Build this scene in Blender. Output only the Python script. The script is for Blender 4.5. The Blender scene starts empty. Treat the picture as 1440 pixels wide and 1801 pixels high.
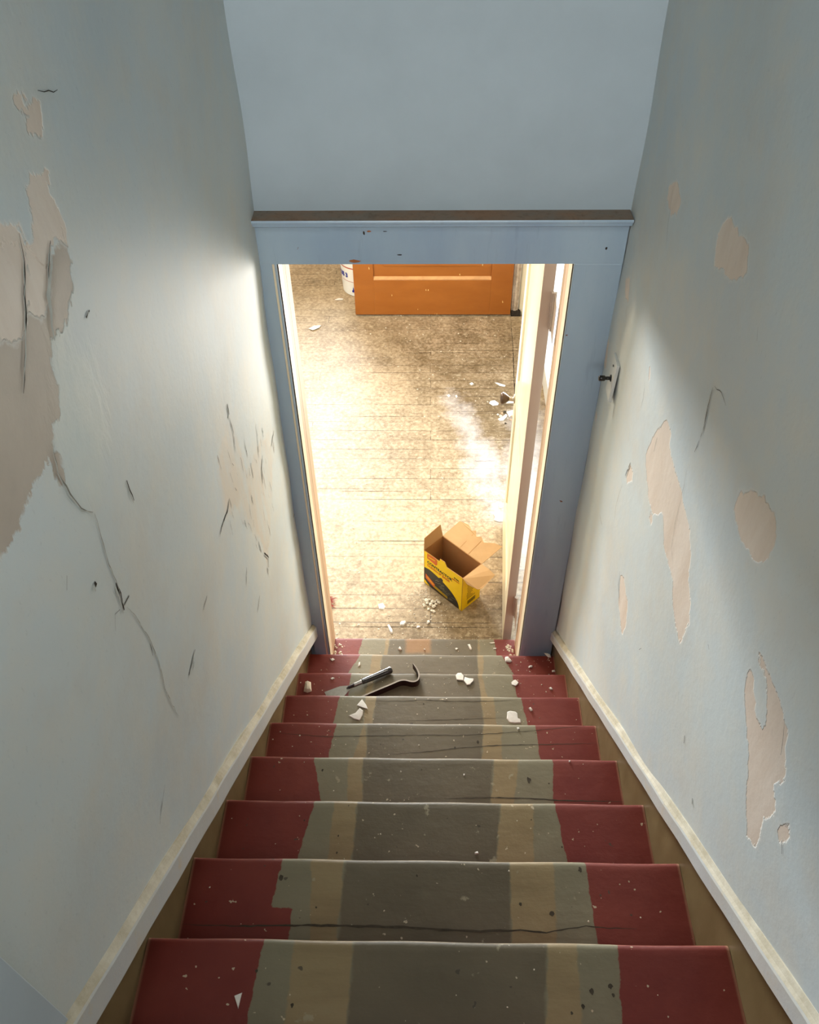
import bpy, bmesh, math, random
import numpy as np
from mathutils import Vector, Matrix
random.seed(7)
PI = math.pi
scn = bpy.context.scene
COL = scn.collection

# ------------------------------------------------------------------ camera
TH, YA, RO, FPX = math.radians(45.0603), -0.02951, -0.01664, 1469.7
Fv = Vector((math.sin(YA)*math.cos(TH), math.cos(YA)*math.cos(TH), -math.sin(TH)))
Rv = Fv.cross(Vector((0, 0, 1))).normalized(); Uv = Rv.cross(Fv)
R2 = Rv*math.cos(RO)+Uv*math.sin(RO); U2 = -Rv*math.sin(RO)+Uv*math.cos(RO)
cd = bpy.data.cameras.new('camera'); cam = bpy.data.objects.new('camera', cd); COL.objects.link(cam)
cd.sensor_fit = 'HORIZONTAL'; cd.sensor_width = 36; cd.lens = FPX/1440*36; cd.clip_start = .02
M4 = Matrix((R2, U2, -Fv)).transposed().to_4x4(); M4.translation = Vector((-.0195, 0, 0))
cam.matrix_world = M4
scn.camera = cam

# ------------------------------------------------------------------ light and exposure
scn.view_settings.view_transform = 'Standard'; scn.view_settings.look = 'None'
scn.view_settings.gamma = 1; scn.view_settings.exposure = 0
w = bpy.data.worlds.new('world'); scn.world = w; w.use_nodes = True
w.node_tree.nodes['Background'].inputs[0].default_value = (.75, .85, 1, 1)
w.node_tree.nodes['Background'].inputs[1].default_value = 1.0

def area(name, loc, target, sx, sy, power, color, spread=180):
    l = bpy.data.lights.new(name, 'AREA'); l.shape = 'RECTANGLE'; l.size = sx; l.size_y = sy
    l.energy = power; l.color = color; l.spread = math.radians(spread)
    o = bpy.data.objects.new(name, l); COL.objects.link(o); o.location = loc
    o.rotation_euler = (Vector(target)-Vector(loc)).to_track_quat('-Z', 'Y').to_euler()
    return o
def bulb(name, loc, power, color, r):
    l = bpy.data.lights.new(name, 'POINT'); l.energy = power; l.color = color; l.shadow_soft_size = r
    o = bpy.data.objects.new(name, l); COL.objects.link(o); o.location = loc
    return o
bulb('room_lamp_light', (-1.0, 3.8, -1.03), 84, (1, .87, .68), .16)
area('window_daylight_room', (.80, 3.5, -2.2), (-1, 3.5, -2.5), 2.0, 1.7, 36, (.78, .88, 1))
area('side_window_fill', (.79, 4.0, -2.45), (-.5, 1.2, -1.9), .9, 1.1, 26, (1, .95, .86), 95)  # second lamp added at the side window, aimed at the left stair wall
area('far_wall_fill', (-.9, 6.8, -1.45), (.1, 2.0, -1.8), 2.4, 1.1, 180, (.90, .95, 1), 72)  # unseen lamp added at the far wall, brightens the stairwell through the door
area('upper_back_fill', (0, -2.85, .40), (0, 1.9, -.3), 1.1, 1.1, 92, (1, .985, .95))  # unseen lamp added behind the camera for the end and side walls
area('upper_overhead_fill', (0, -.9, 1.7), (0, .9, -1.0), .9, .9, 17, (1, .985, .95))  # overhead lamp added out of view to lift the upper side walls

D = {'L_brown': [[[0.7495, -0.3801], [0.8604, -0.4433], [0.8795, -0.4815], [0.9559, -0.4777], [0.9505, -0.5127], [0.9365, -0.5362], [0.8967, -0.5606], [0.8643, -0.5642], [0.8376, -0.5547],
              [0.8224, -0.5765], [0.8157, -0.6136], [0.783, -0.6315], [0.7571, -0.6366], [0.7126, -0.6509], [0.665, -0.6508], [0.6249, -0.6551], [0.5808, -0.657], [0.5099, -0.6227]],
             [[0.751, -0.6491], [0.7576, -0.6639], [0.7473, -0.692], [0.7379, -0.6927], [0.7365, -0.6681]]],
 'L_crack': [([[0.7523, -0.6414], [0.7397, -0.6756], [0.743, -0.7169], [0.7542, -0.753], [0.7756, -0.7818]], 0.0035),
             ([[0.7795, -0.7857], [0.7722, -0.8256], [0.7674, -0.8728], [0.7723, -0.928], [0.7688, -0.9697]], 0.0022), ([[0.7682, -0.9168], [0.7706, -0.9454], [0.7661, -0.9758]], 0.007),
             ([[0.7924, -0.9788], [0.7697, -0.9721]], 0.003),
             ([[0.7769, -0.9812], [0.7897, -1.0196], [0.7965, -1.0486], [0.8086, -1.1007], [0.8108, -1.1676], [0.7992, -1.2358], [0.8048, -1.2992], [0.8124, -1.35]], 0.0022),
             ([[1.5108, -1.1679], [1.5075, -1.1948], [1.4969, -1.1979]], 0.007), ([[1.5055, -1.2048], [1.5088, -1.2499], [1.4886, -1.2957]], 0.003),
             ([[1.9281, -1.5925], [1.8685, -1.6017]], 0.005), ([[1.7422, -1.5246], [1.709, -1.5476], [1.6934, -1.5869]], 0.008),
             ([[1.3635, -1.328], [1.3339, -1.3353], [1.27, -1.3192], [1.2432, -1.3182]], 0.006), ([[0.9002, -0.8389], [0.9019, -0.8603], [0.9048, -0.8845]], 0.005),
             ([[0.9553, -1.3365], [0.9269, -1.3433], [0.8991, -1.3445]], 0.006), ([[0.9337, -1.3531], [0.9154, -1.3552]], 0.003),
             ([[1.5583, -1.7277], [1.6008, -1.7918], [1.5804, -1.8131]], 0.006), ([[1.377, -1.5803], [1.3452, -1.6133]], 0.003), ([[1.4318, -1.7575], [1.3809, -1.7671]], 0.003),
             ([[1.0765, -1.3244], [1.0437, -1.3275]], 0.0025), ([[0.8525, -0.4259], [0.84, -0.4529], [0.8147, -0.4804], [0.7816, -0.5176], [0.7387, -0.5557]], 0.004),
             ([[0.9149, -0.4679], [0.8872, -0.4857], [0.8571, -0.5204]], 0.003), ([[1.7189, -1.3946], [1.7005, -1.478]], 0.003), ([[0.717, -0.8548], [0.7186, -0.8638]], 0.008),
             ([[1.0152, -0.3337], [1.0691, -0.3516]], 0.002), ([[0.9562, -0.5849], [0.9422, -0.589]], 0.003), ([[0.6681, -0.7816], [0.6533, -0.7966]], 0.001),
             ([[0.6892, -1.3711], [0.6277, -1.3938]], 0.0015), ([[0.8054, -1.1119], [0.7973, -1.1402]], 0.002), ([[2.0824, -1.9912], [2.0827, -2.0272]], 0.006),
             ([[2.0776, -2.0697], [2.0214, -2.0554]], 0.004), ([[0.7221, -0.9699], [0.7367, -0.9489], [0.756, -0.9603]], 0.001)],
 'L_pale': [[[1.3528, -1.1842], [1.4668, -1.1903], [1.5309, -1.2858], [1.5435, -1.4076], [1.7107, -1.4565], [1.9316, -1.5888], [1.8065, -1.6927], [1.6756, -1.7515], [1.5725, -1.809],
             [1.5352, -1.6721], [1.4913, -1.5591], [1.408, -1.4131], [1.3338, -1.3665], [1.2918, -1.2967]]],
 'L_skim': [[[0.9092, -0.4757], [0.9462, -0.4876], [0.9515, -0.521], [0.9414, -0.5552], [0.9066, -0.5668], [0.881, -0.5834], [0.9324, -0.6353], [0.9239, -0.7047], [0.8921, -0.7603],
             [0.8254, -0.7853], [0.7777, -0.7797], [0.7488, -0.7225], [0.7541, -0.6609], [0.756, -0.6356], [0.8126, -0.5697], [0.8403, -0.5253], [0.8732, -0.4999]]],
 'L_tan': [[[0.949, -0.3175], [0.9763, -0.3256], [0.9706, -0.3369], [0.9477, -0.3276]],
           [[0.994, -0.3358], [1.0081, -0.3468], [0.9932, -0.37], [0.9786, -0.3709], [0.9669, -0.3633], [0.9556, -0.3559], [0.9708, -0.3461]],
           [[0.9283, -0.3892], [0.9722, -0.4077], [0.9605, -0.4299], [0.968, -0.4544], [0.9682, -0.4764], [0.9609, -0.4952], [0.9297, -0.4718], [0.9045, -0.4805], [0.8716, -0.514],
            [0.8378, -0.5238], [0.8083, -0.5053], [0.858, -0.442], [0.8788, -0.4528], [0.895, -0.4267], [0.9072, -0.3994]],
           [[0.778, -0.3796], [0.8651, -0.4203], [0.858, -0.442], [0.8095, -0.506], [0.7741, -0.5126], [0.697, -0.4616]]],
 'R_crack': [([[1.2443, -0.9213], [1.243, -0.9525], [1.2339, -0.9921], [1.231, -1.0311]], 0.005), ([[1.2322, -1.0392], [1.2372, -1.0721]], 0.003),
             ([[1.237, -0.9159], [1.199, -0.9001], [1.1654, -0.9016]], 0.002), ([[1.2476, -1.111], [1.2367, -1.1832], [1.2316, -1.2643], [1.2096, -1.3198], [1.1711, -1.3399]], 0.0025),
             ([[1.605, -1.4279], [1.6203, -1.4893]], 0.006), ([[1.626, -1.5191], [1.6351, -1.6018], [1.6223, -1.6619]], 0.0025),
             ([[1.6248, -1.1867], [1.6081, -1.2242], [1.6114, -1.2575]], 0.002), ([[1.4879, -1.7152], [1.4733, -1.7573], [1.4217, -1.7789]], 0.003),
             ([[0.872, -1.5059], [0.8652, -1.5228]], 0.004), ([[1.7403, -0.7656], [1.7164, -0.823], [1.6834, -0.8841]], 0.002), ([[0.6497, -1.0718], [0.6184, -1.1213]], 0.002),
             ([[0.7597, -1.5455], [0.7534, -1.5564]], 0.007), ([[0.5272, -1.2022], [0.5155, -1.2137]], 0.002), ([[1.7703, -1.7822], [1.7232, -1.7824]], 0.003),
             ([[1.842, -1.4316], [1.8358, -1.4666]], 0.004), ([[1.4462, -1.2117], [1.448, -1.2552]], 0.003), ([[1.2128, -1.6871], [1.202, -1.6674]], 0.003),
             ([[0.9248, -1.2707], [0.9152, -1.2714]], 0.003), ([[1.1303, -0.7226], [1.1183, -0.7406]], 0.001)],
 'R_patch': [[[1.777, -0.7817], [1.7132, -0.7477], [1.6882, -0.7666], [1.6822, -0.7942], [1.7023, -0.8137], [1.7632, -0.8068]],
             [[1.6832, -0.7607], [1.6611, -0.7662], [1.6719, -0.8042], [1.6843, -0.7977]],
             [[1.3879, -0.6658], [1.3314, -0.6586], [1.2541, -0.659], [1.2388, -0.6805], [1.2378, -0.6982], [1.3178, -0.7455], [1.3335, -0.7379], [1.3896, -0.7632], [1.4154, -0.7216],
              [1.4117, -0.6929]],
             [[1.9955, -1.1283], [1.954, -1.1], [1.9247, -1.1535], [1.9576, -1.1648]],
             [[1.4218, -1.1434], [1.3783, -1.1391], [1.3618, -1.1723], [1.2656, -1.1818], [1.2267, -1.1929], [1.1546, -1.2013], [1.1191, -1.2458], [1.1067, -1.2833], [1.0498, -1.3031],
              [1.03, -1.3323], [1.0326, -1.4078], [1.0752, -1.4103], [1.1619, -1.366], [1.2485, -1.3532], [1.307, -1.315], [1.3558, -1.3641], [1.4144, -1.3758], [1.5067, -1.315],
              [1.4822, -1.2419]],
             [[1.0132, -0.9689], [0.9805, -0.9325], [0.9296, -0.9033], [0.8887, -0.8991], [0.8615, -0.92], [0.8569, -0.9594], [0.8937, -1.0009], [0.9491, -1.0139], [1.006, -1.0046]],
             [[1.4923, -1.7203], [1.4514, -1.6959], [1.3827, -1.718], [1.3476, -1.7692], [1.3541, -1.8074], [1.4288, -1.8001]],
             [[0.7739, -1.0861], [0.7241, -1.0744], [0.683, -1.0719], [0.6321, -1.081], [0.5901, -1.1354], [0.6011, -1.1745], [0.57, -1.202], [0.5807, -1.2441], [0.5589, -1.296],
              [0.5883, -1.3218], [0.6349, -1.2797], [0.677, -1.2287], [0.7524, -1.1818], [0.7799, -1.1415], [0.7737, -1.1245], [0.7102, -1.164], [0.6773, -1.1589], [0.6807, -1.1315],
              [0.7215, -1.0857]],
             [[0.547, -1.2048], [0.5336, -1.1694], [0.5187, -1.1788], [0.5322, -1.2137]], [[1.6174, -1.4409], [1.5708, -1.4281], [1.5544, -1.452], [1.6128, -1.4966]],
             [[2.0645, -1.348], [2.0211, -1.3385], [2.0124, -1.4295], [2.0568, -1.4409]], [[2.0425, -1.603], [2.0056, -1.5913], [2.0138, -1.6423]],
             [[1.3904, -1.399], [1.3597, -1.3737], [1.3514, -1.3952]], [[1.6199, -1.1426], [1.603, -1.1386], [1.585, -1.1901]]],
 'bands': {1: ([-0.3016, -0.2005, -0.1828, 0.2083, 0.2158, 0.2788], 2.219, [-0.3133, -0.2033, -0.1883, 0.206, 0.2134, 0.2857], 2.1608),
           2: ([-0.2959, -0.2422, -0.2002, 0.1887, 0.2142, 0.2932], 1.9981, [-0.3266, -0.2483, -0.2068, 0.1907, 0.2114, 0.3237], 1.9344),
           3: ([-0.3025, -0.2404, -0.2062, 0.1759, 0.1908, 0.3037], 1.7785, [-0.3046, -0.2455, -0.216, 0.1818, 0.2007, 0.312], 1.7163),
           4: ([-0.3175, -0.226, -0.1929, 0.1683, 0.211, 0.3059], 1.5634, [-0.3274, -0.2279, -0.1973, 0.1729, 0.2148, 0.3157], 1.4928),
           5: ([-0.2983, -0.2141, -0.2018, 0.1572, 0.2131, 0.3179], 1.3498, [-0.309, -0.2318, -0.1992, 0.1502, 0.2083, 0.3209], 1.2689),
           6: ([-0.325, -0.2328, -0.1938, 0.1661, 0.2345, 0.3276], 1.1324, [-0.3024, -0.2295, -0.1885, 0.1552, 0.2172, 0.3183], 1.0418),
           7: ([-0.2906, -0.2414, -0.1853, 0.1599, 0.2374, 0.2932], 0.9145, [-0.3094, -0.2434, -0.1881, 0.1459, 0.2312, 0.3032], 0.8114),
           8: ([-0.3193, -0.2547, -0.1879, 0.1545, 0.2431, 0.3095], 0.6924, [-0.3298, -0.2458, -0.1899, 0.1494, 0.2373, 0.3128], 0.5819),
           9: ([-0.3002, -0.246, -0.1446, 0.1909, 0.2427, 0.3112], 0.4876, [-0.3091, -0.2494, -0.1468, 0.1784, 0.2359, 0.3007], 0.3795)},
 'chips': [(9, [[-0.3368, 0.4069], [-0.3243, 0.4122], [-0.327, 0.3877]], 0.002, 'narrow pale paint sliver on red paint of the nearest step'),
           (4, [[-0.2388, 1.5617], [-0.2234, 1.5395], [-0.2163, 1.5212], [-0.2348, 1.5279], [-0.2547, 1.5369]], 0.002,
            'pale kite-shaped paint flake, upper of the touching pair below the putty knife'),
           (4, [[-0.2576, 1.507], [-0.2447, 1.5255], [-0.2321, 1.5164], [-0.2331, 1.4982], [-0.2419, 1.4792], [-0.2601, 1.4835], [-0.2808, 1.4954]], 0.002,
            'pale forked paint flake, lower of the touching pair below the putty knife'),
           (3, [[-0.4719, 1.7459], [-0.4613, 1.7507], [-0.4499, 1.7477], [-0.4436, 1.7076], [-0.4585, 1.7023], [-0.4736, 1.7083], [-0.4721, 1.7268]], 0.016,
            'chunky off-white plaster lump on red paint beside the left skirt board'),
           (3, [[-0.3782, 1.7661], [-0.3705, 1.7704], [-0.3617, 1.7663], [-0.3724, 1.7604]], 0.003, 'tiny cream chip on red paint above the putty knife blade'),
           (2, [[-0.4136, 1.9845], [-0.4061, 1.9817], [-0.4026, 1.987], [-0.3923, 1.9789], [-0.4028, 1.9718], [-0.4096, 1.9776]], 0.003,
            'tiny cream chip on the left red paint of the step in front of the doorway'),
           (2, [[-0.2944, 1.9653], [-0.2888, 1.9683], [-0.2878, 1.9522], [-0.2961, 1.9452]], 0.003, 'small cream chip left of the putty knife handle, on the red paint edge'),
           (1, [[-0.1445, 2.1649], [-0.1361, 2.1821], [-0.1267, 2.1631], [-0.1355, 2.158]], 0.006, 'round cream chip on orange-stained part of the threshold step'),
           (1, [[-0.0315, 2.1621], [-0.0268, 2.1704], [-0.0226, 2.161]], 0.004, 'tiny cream chip near the middle of the threshold step'),
           (1, [[0.1612, 2.1944], [0.1728, 2.1964], [0.1799, 2.1742], [0.1784, 2.1628], [0.1708, 2.1678]], 0.004, 'cream wedge-shaped chip standing out on the right half of threshold step'),
           (1, [[0.2567, 2.2042], [0.2819, 2.2063], [0.2827, 2.2012], [0.2659, 2.1998]], 0.002, 'thin cream splinter lying on threshold step where its red paint begins'),
           (1, [[0.274, 2.1751], [0.2891, 2.1759], [0.2852, 2.1701], [0.2748, 2.1707]], 0.002, 'thin cream splinter lying on red paint of threshold step'),
           (1, [[0.1059, 2.1723], [0.1138, 2.1749], [0.1199, 2.1699], [0.111, 2.1635]], 0.003, 'small cream chip at the front lip of threshold step, centre'),
           (2, [[0.3003, 1.9931], [0.3041, 1.9983], [0.3153, 2.0008], [0.3298, 1.9788], [0.3207, 1.973], [0.3016, 1.9739]], 0.006,
            'angular off-white plaster flake on the right red edge, step in front of doorway'),
           (2, [[0.3925, 1.9524], [0.4036, 1.9588], [0.412, 1.9566], [0.409, 1.9497], [0.3953, 1.9456]], 0.005, 'small oval cream chip on right red paint, step in front of doorway'),
           (2, [[0.4621, 2.0209], [0.4741, 2.0192], [0.4885, 2.0083], [0.4888, 1.9966], [0.4778, 1.9977]], 0.006, 'long cream plaster sliver against the foot of the right door casing'),
           (2, [[0.4859, 1.9357], [0.4985, 1.9381], [0.4995, 1.929], [0.4865, 1.9278]], 0.004, 'small cream chip at the right end of the step in front of doorway'),
           (3, [[0.0903, 1.7844], [0.0986, 1.795], [0.112, 1.7962], [0.1214, 1.7821], [0.1186, 1.7601], [0.0943, 1.7625]], 0.003,
            'squarish off-white paint flake, left one of a pair right of pry bar'),
           (3, [[0.1248, 1.7784], [0.1411, 1.7718], [0.1587, 1.7694], [0.1561, 1.7579], [0.1423, 1.7422], [0.1312, 1.7411], [0.1199, 1.7612]], 0.003,
            'fan-shaped off-white paint flake, right one of a pair right of pry bar'),
           (3, [[0.2971, 1.7562], [0.3066, 1.7656], [0.3146, 1.7667], [0.3243, 1.7544], [0.3192, 1.745], [0.3113, 1.7388], [0.2985, 1.7448]], 0.003,
            'off-white five-sided paint flake on the right red edge of the tool step'),
           (3, [[0.4335, 1.7338], [0.4427, 1.7375], [0.4489, 1.7258], [0.4392, 1.7247]], 0.004, 'small cream chip alone on right red paint of the tool step'),
           (4, [[0.3253, 1.5319], [0.3333, 1.5361], [0.341, 1.5238], [0.3331, 1.5196]], 0.005, 'small cream chip on right red paint, one step above the tools'),
           (4,
            [[0.254, 1.517], [0.2634, 1.5207], [0.2812, 1.5182], [0.2875, 1.5119], [0.2884, 1.492], [0.2969, 1.4894], [0.2967, 1.476], [0.2761, 1.4749], [0.2586, 1.4778], [0.2504, 1.4912]],
            0.002, 'large pale jagged paint flake near the right red paint, above the big cracks'),
           (5, [[0.2584, 1.3486], [0.2647, 1.3503], [0.2672, 1.3446], [0.2611, 1.3405]], 0.003, 'tiny white chip between the two long cracks of cracked step'),
           (6, [[0.0817, 1.0978], [0.0852, 1.0985], [0.0864, 1.0944], [0.0825, 1.0923]], 0.002, 'tiny white chip in the middle of the step below the cracked step'),
           (7, [[0.0932, 0.8067], [0.1011, 0.8095], [0.1029, 0.8042], [0.0943, 0.8028]], 0.003, 'tiny pale chip near the middle of the third nearest step'),
           (6, [[0.3711, 1.1402], [0.3754, 1.141], [0.3749, 1.1367], [0.3716, 1.136]], 0.003, 'tiny white chip on right red paint, just below the cracked step'),
           (0, [[-0.0201, 2.4038], [-0.0106, 2.4219], [-0.0023, 2.4178], [-0.0023, 2.406], [-0.0134, 2.3969]], 0.006, 'round cream chip on the floor below the rubble heap'),
           (0, [[-0.0687, 2.3778], [-0.0622, 2.3882], [-0.0494, 2.3869], [-0.0466, 2.3773], [-0.0603, 2.3717]], 0.005, 'flat cream chip on the floor left below the rubble heap'),
           (0, [[-0.1443, 2.4048], [-0.1362, 2.4153], [-0.1167, 2.4168], [-0.1136, 2.4016], [-0.1244, 2.389], [-0.1422, 2.3902]], 0.005,
            'ragged cream chip on the floor midway between left jamb and box'),
           (0, [[0.3622, 3.1927], [0.3711, 3.2036], [0.3848, 3.1992], [0.3887, 3.1812], [0.3753, 3.1685], [0.3644, 3.1756]], 0.008,
            'round white chip in the bluish light patch by the open door'),
           (0, [[0.3303, 3.1273], [0.3559, 3.1363], [0.3861, 3.1383], [0.3832, 3.0715], [0.3583, 3.0696], [0.3328, 3.0799], [0.3403, 3.1035]], 0.002,
            'large cream paper scrap by the open door behind the box'),
           (0, [[-0.2035, 2.3918], [-0.1941, 2.3953], [-0.1781, 2.3644], [-0.1752, 2.3419], [-0.1839, 2.3405], [-0.1929, 2.3609]], 0.005,
            'long white splinter on the floor just beyond the threshold step'),
           (0, [[-0.2523, 2.5151], [-0.2299, 2.5226], [-0.2165, 2.501], [-0.2226, 2.4823], [-0.2454, 2.4864]], 0.004, 'ragged white plaster flake on floor right of the red bristles'),
           (0, [[0.3557, 4.0818], [0.3674, 4.1072], [0.3938, 4.113], [0.4155, 4.0833], [0.4109, 4.0622], [0.3776, 4.0537]], 0.004,
            'oval white plaster flake on the floor below the door knob'),
           (0, [[0.4317, 4.0932], [0.4713, 4.1018], [0.5141, 4.0934], [0.5131, 4.0793], [0.4612, 4.0792]], 0.004, 'thin white splinter touching the open door below its knob'),
           (0, [[0.4009, 4.2936], [0.4143, 4.2936], [0.4685, 4.264], [0.4632, 4.2492], [0.4327, 4.258]], 0.004, 'pale splinter on the floor behind the door knob'),
           (0, [[0.0981, 4.1566], [0.1142, 4.1725], [0.1227, 4.1567], [0.111, 4.138]], 0.004, 'small white chip, left of two just above the bluish floor patch'),
           (0, [[0.1508, 4.1568], [0.1615, 4.1669], [0.1663, 4.1467], [0.1573, 4.1324]], 0.004, 'small white chip, right of two just above the bluish floor patch'),
           (0, [[0.2424, 4.2784], [0.2608, 4.2933], [0.271, 4.2784], [0.2553, 4.2636]], 0.004, 'small cream chip on the floor far left of door knob'),
           (0, [[-0.833, 4.903], [-0.7979, 4.9417], [-0.7492, 4.9435], [-0.7605, 4.9082], [-0.8012, 4.8767]], 0.002, 'cream paper scrap on the floor far left near the left jamb top'),
           (0, [[-0.6862, 5.2753], [-0.6547, 5.3022], [-0.6234, 5.2925], [-0.6269, 5.2714], [-0.6673, 5.2676]], 0.002, 'narrow white scrap on the floor below the white bucket'),
           (0, [[0.4007, 3.9275], [0.4227, 3.941], [0.4546, 3.9752], [0.4601, 3.9547], [0.4337, 3.9141], [0.4124, 3.9113]], 0.006,
            'white plaster sliver in the dark debris clump by the open door'),
           (0, [[0.4559, 3.9957], [0.5041, 4.0124], [0.5053, 3.9685], [0.4698, 3.948]], 0.006, 'cream plaster flake against open door, in the dark debris clump')],
 'clump': [[0.403, 3.9682], [0.4294, 3.9819], [0.4473, 3.9957], [0.4604, 3.9344], [0.4765, 3.921], [0.4447, 3.8874], [0.4192, 3.9546], [0.4873, 3.9548]],
 'dents': [(2, [-0.0346, 1.9791], 0.006), (3, [-0.0352, 1.7639], 0.006), (4, [-0.0276, 1.546], 0.007), (6, [-0.0314, 1.1092], 0.006), (9, [-0.3054, 0.4454], 0.008),
           (9, [0.2578, 0.4224], 0.012), (9, [0.2901, 0.4305], 0.012), (9, [0.2928, 0.4178], 0.008), (9, [0.2408, 0.4002], 0.009), (9, [0.2209, 0.39], 0.007), (9, [-0.2385, 0.3948], 0.009),
           (8, [0.1704, 0.6278], 0.008), (8, [0.2978, 0.6969], 0.012), (8, [0.2309, 0.6102], 0.014), (8, [-0.0368, 0.681], 0.006), (8, [-0.3139, 0.674], 0.014), (7, [-0.3077, 0.879], 0.006),
           (6, [-0.3008, 1.1045], 0.009), (5, [0.0683, 1.2799], 0.01), (7, [0.2307, 0.887], 0.005), (7, [0.2961, 0.8226], 0.006), (8, [-0.237, 0.6158], 0.005), (7, [-0.2236, 0.8428], 0.006),
           (7, [-0.2245, 0.8027], 0.007), (6, [0.3105, 1.0737], 0.006), (6, [0.258, 1.0828], 0.02), (5, [0.1376, 1.2997], 0.012)],
 'headchips': [(-0.186, -1.0243, 0.003, 0.007, 2), (-0.1725, -1.0196, 0.006, 0.003, 1), (-0.1312, -1.0197, 0.006, 0.0015, 2), (-0.0941, -1.0853, 0.009, 0.002, 2),
               (-0.2173, -1.103, 0.019, 0.005, 1), (0.4476, -1.0688, 0.004, 0.004, 2)],
 'notch': 0.6149,
 'pile': [[-0.0194, 2.5374], [-0.0051, 2.5448], [0.0091, 2.5304], [0.0319, 2.5415], [0.0261, 2.516], [0.0147, 2.5015], [0.0006, 2.5122], [0.0062, 2.4764], [-0.0107, 2.487],
          [-0.0278, 2.5048], [0.0404, 2.527], [-0.0165, 2.5229], [0.0146, 2.4729], [0.0205, 2.5305], [-0.0335, 2.5155]],
 'pry': [[-0.2467, 1.6724], [-0.1897, 1.702], [-0.1443, 1.7245], [-0.1173, 1.7395], [-0.0984, 1.7422], [-0.0771, 1.735], [-0.0581, 1.7352], [-0.0467, 1.7477], [-0.0458, 1.7701],
         [-0.0546, 1.7928], [-0.0699, 1.8155]],
 'tcrack': {3: [([[-0.1587, 1.7894], [-0.0778, 1.7926], [0.0031, 1.7982], [0.0435, 1.7962]], 0.002)],
            4: [([[-0.2187, 1.5561], [-0.0902, 1.5553], [-0.0353, 1.5622], [0.0562, 1.5568], [0.1659, 1.558], [0.2941, 1.5635]], 0.0025),
                ([[-0.0887, 1.4808], [0.0192, 1.4839], [0.1271, 1.4892], [0.2441, 1.4945]], 0.002)],
            5: [([[-0.4949, 1.325], [-0.3202, 1.3122], [-0.1972, 1.3163], [-0.0168, 1.321], [0.0815, 1.3212], [0.1965, 1.3288], [0.2955, 1.3382], [0.3785, 1.3483], [0.4951, 1.3616]],
                 0.0025),
                ([[-0.1294, 1.255], [-0.0166, 1.2652], [0.0805, 1.2787], [0.1943, 1.2889], [0.3159, 1.2921], [0.4947, 1.2994]], 0.003)],
            6: [([[0.028, 1.0269], [0.1485, 1.0316], [0.2312, 1.031], [0.3432, 1.026], [0.4998, 1.0247]], 0.004)],
            8: [([[-0.499, 0.5799], [-0.4424, 0.5791], [-0.3748, 0.5785], [-0.2629, 0.5816], [-0.162, 0.5814], [-0.0502, 0.5808], [-0.0167, 0.5781], [0.0889, 0.5754], [0.1667, 0.5786],
                  [0.2162, 0.5751], [0.2612, 0.582], [0.2953, 0.5882], [0.3391, 0.5846], [0.3943, 0.5843]],
                 0.005)],
            9: []},
 'white_streaks': [([[0.9045, -0.4805], [0.8639, -0.5094], [0.8457, -0.5403], [0.8414, -0.5572]], 0.01)]}
YN, ZN, RU, RI = 2.0123, -2.8429, .2162, .1844
FZ = -3.15
def ny(n): return YN-(n-2)*RU
def nz(n): return ZN+(n-2)*RI
def slope(y): return ZN-(y-YN)*RI/RU

# ------------------------------------------------------------------ materials
def lin(c): return tuple(((v/255)/12.92 if v/255 <= .04045 else ((v/255+.055)/1.055)**2.4) for v in c)+(1,)
class NT:
    def __init__(s, name, rough=.5, spec=.4):
        s.m = bpy.data.materials.new(name); s.m.use_nodes = True; s.t = s.m.node_tree
        s.b = s.t.nodes['Principled BSDF']; s.b.inputs['Roughness'].default_value = rough
        s.b.inputs['Specular IOR Level'].default_value = spec
        s.tc = s.t.nodes.new('ShaderNodeNewGeometry')
    def n(s, t, **k):
        x = s.t.nodes.new(t)
        for a, v in k.items(): setattr(x, a, v)
        return x
    def link(s, a, b): s.t.links.new(a, b)
    def val(s, x, sock):
        if isinstance(x, (int, float)): sock.default_value = x
        elif isinstance(x, tuple): sock.default_value = x
        else: s.link(x, sock)
    def noise(s, scale, detail=4, rough=.55, stretch=None, out='Fac', off=0):
        v = s.tc.outputs['Position']
        if stretch or off:
            mp = s.n('ShaderNodeMapping'); s.link(v, mp.inputs[0]); v = mp.outputs[0]
            if stretch: mp.inputs['Scale'].default_value = stretch
            mp.inputs['Location'].default_value = (off, off*.7, off*1.3)
        x = s.n('ShaderNodeTexNoise'); s.link(v, x.inputs['Vector'])
        x.inputs['Scale'].default_value = scale; x.inputs['Detail'].default_value = detail; x.inputs['Roughness'].default_value = rough
        return x.outputs[out]
    def math(s, op, a, b=0.0, c=None):
        x = s.n('ShaderNodeMath', operation=op); s.val(a, x.inputs[0]); s.val(b, x.inputs[1])
        if c is not None: s.val(c, x.inputs[2])
        return x.outputs[0]
    def ramp(s, x, a, b, lo=0.0, hi=1.0):
        r = s.n('ShaderNodeMapRange'); s.val(x, r.inputs[0])
        for i, v in enumerate((a, b, lo, hi)): r.inputs[1+i].default_value = v
        return r.outputs[0]
    def mix(s, f, a, b, mode='MIX'):
        x = s.n('ShaderNodeMix', data_type='RGBA', blend_type=mode)
        s.val(f, x.inputs[0]); s.val(a, x.inputs[6]); s.val(b, x.inputs[7]); return x.outputs[2]
    def attr(s, nm):
        x = s.n('ShaderNodeAttribute', attribute_name=nm); return x.outputs['Fac']
    def color(s, c): s.val(c, s.b.inputs['Base Color'])
    def bump(s, h, dist=.002, strength=1.0):
        x = s.n('ShaderNodeBump'); x.inputs['Distance'].default_value = dist; x.inputs['Strength'].default_value = strength
        s.val(h, x.inputs['Height']); s.link(x.outputs[0], s.b.inputs['Normal'])

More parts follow.
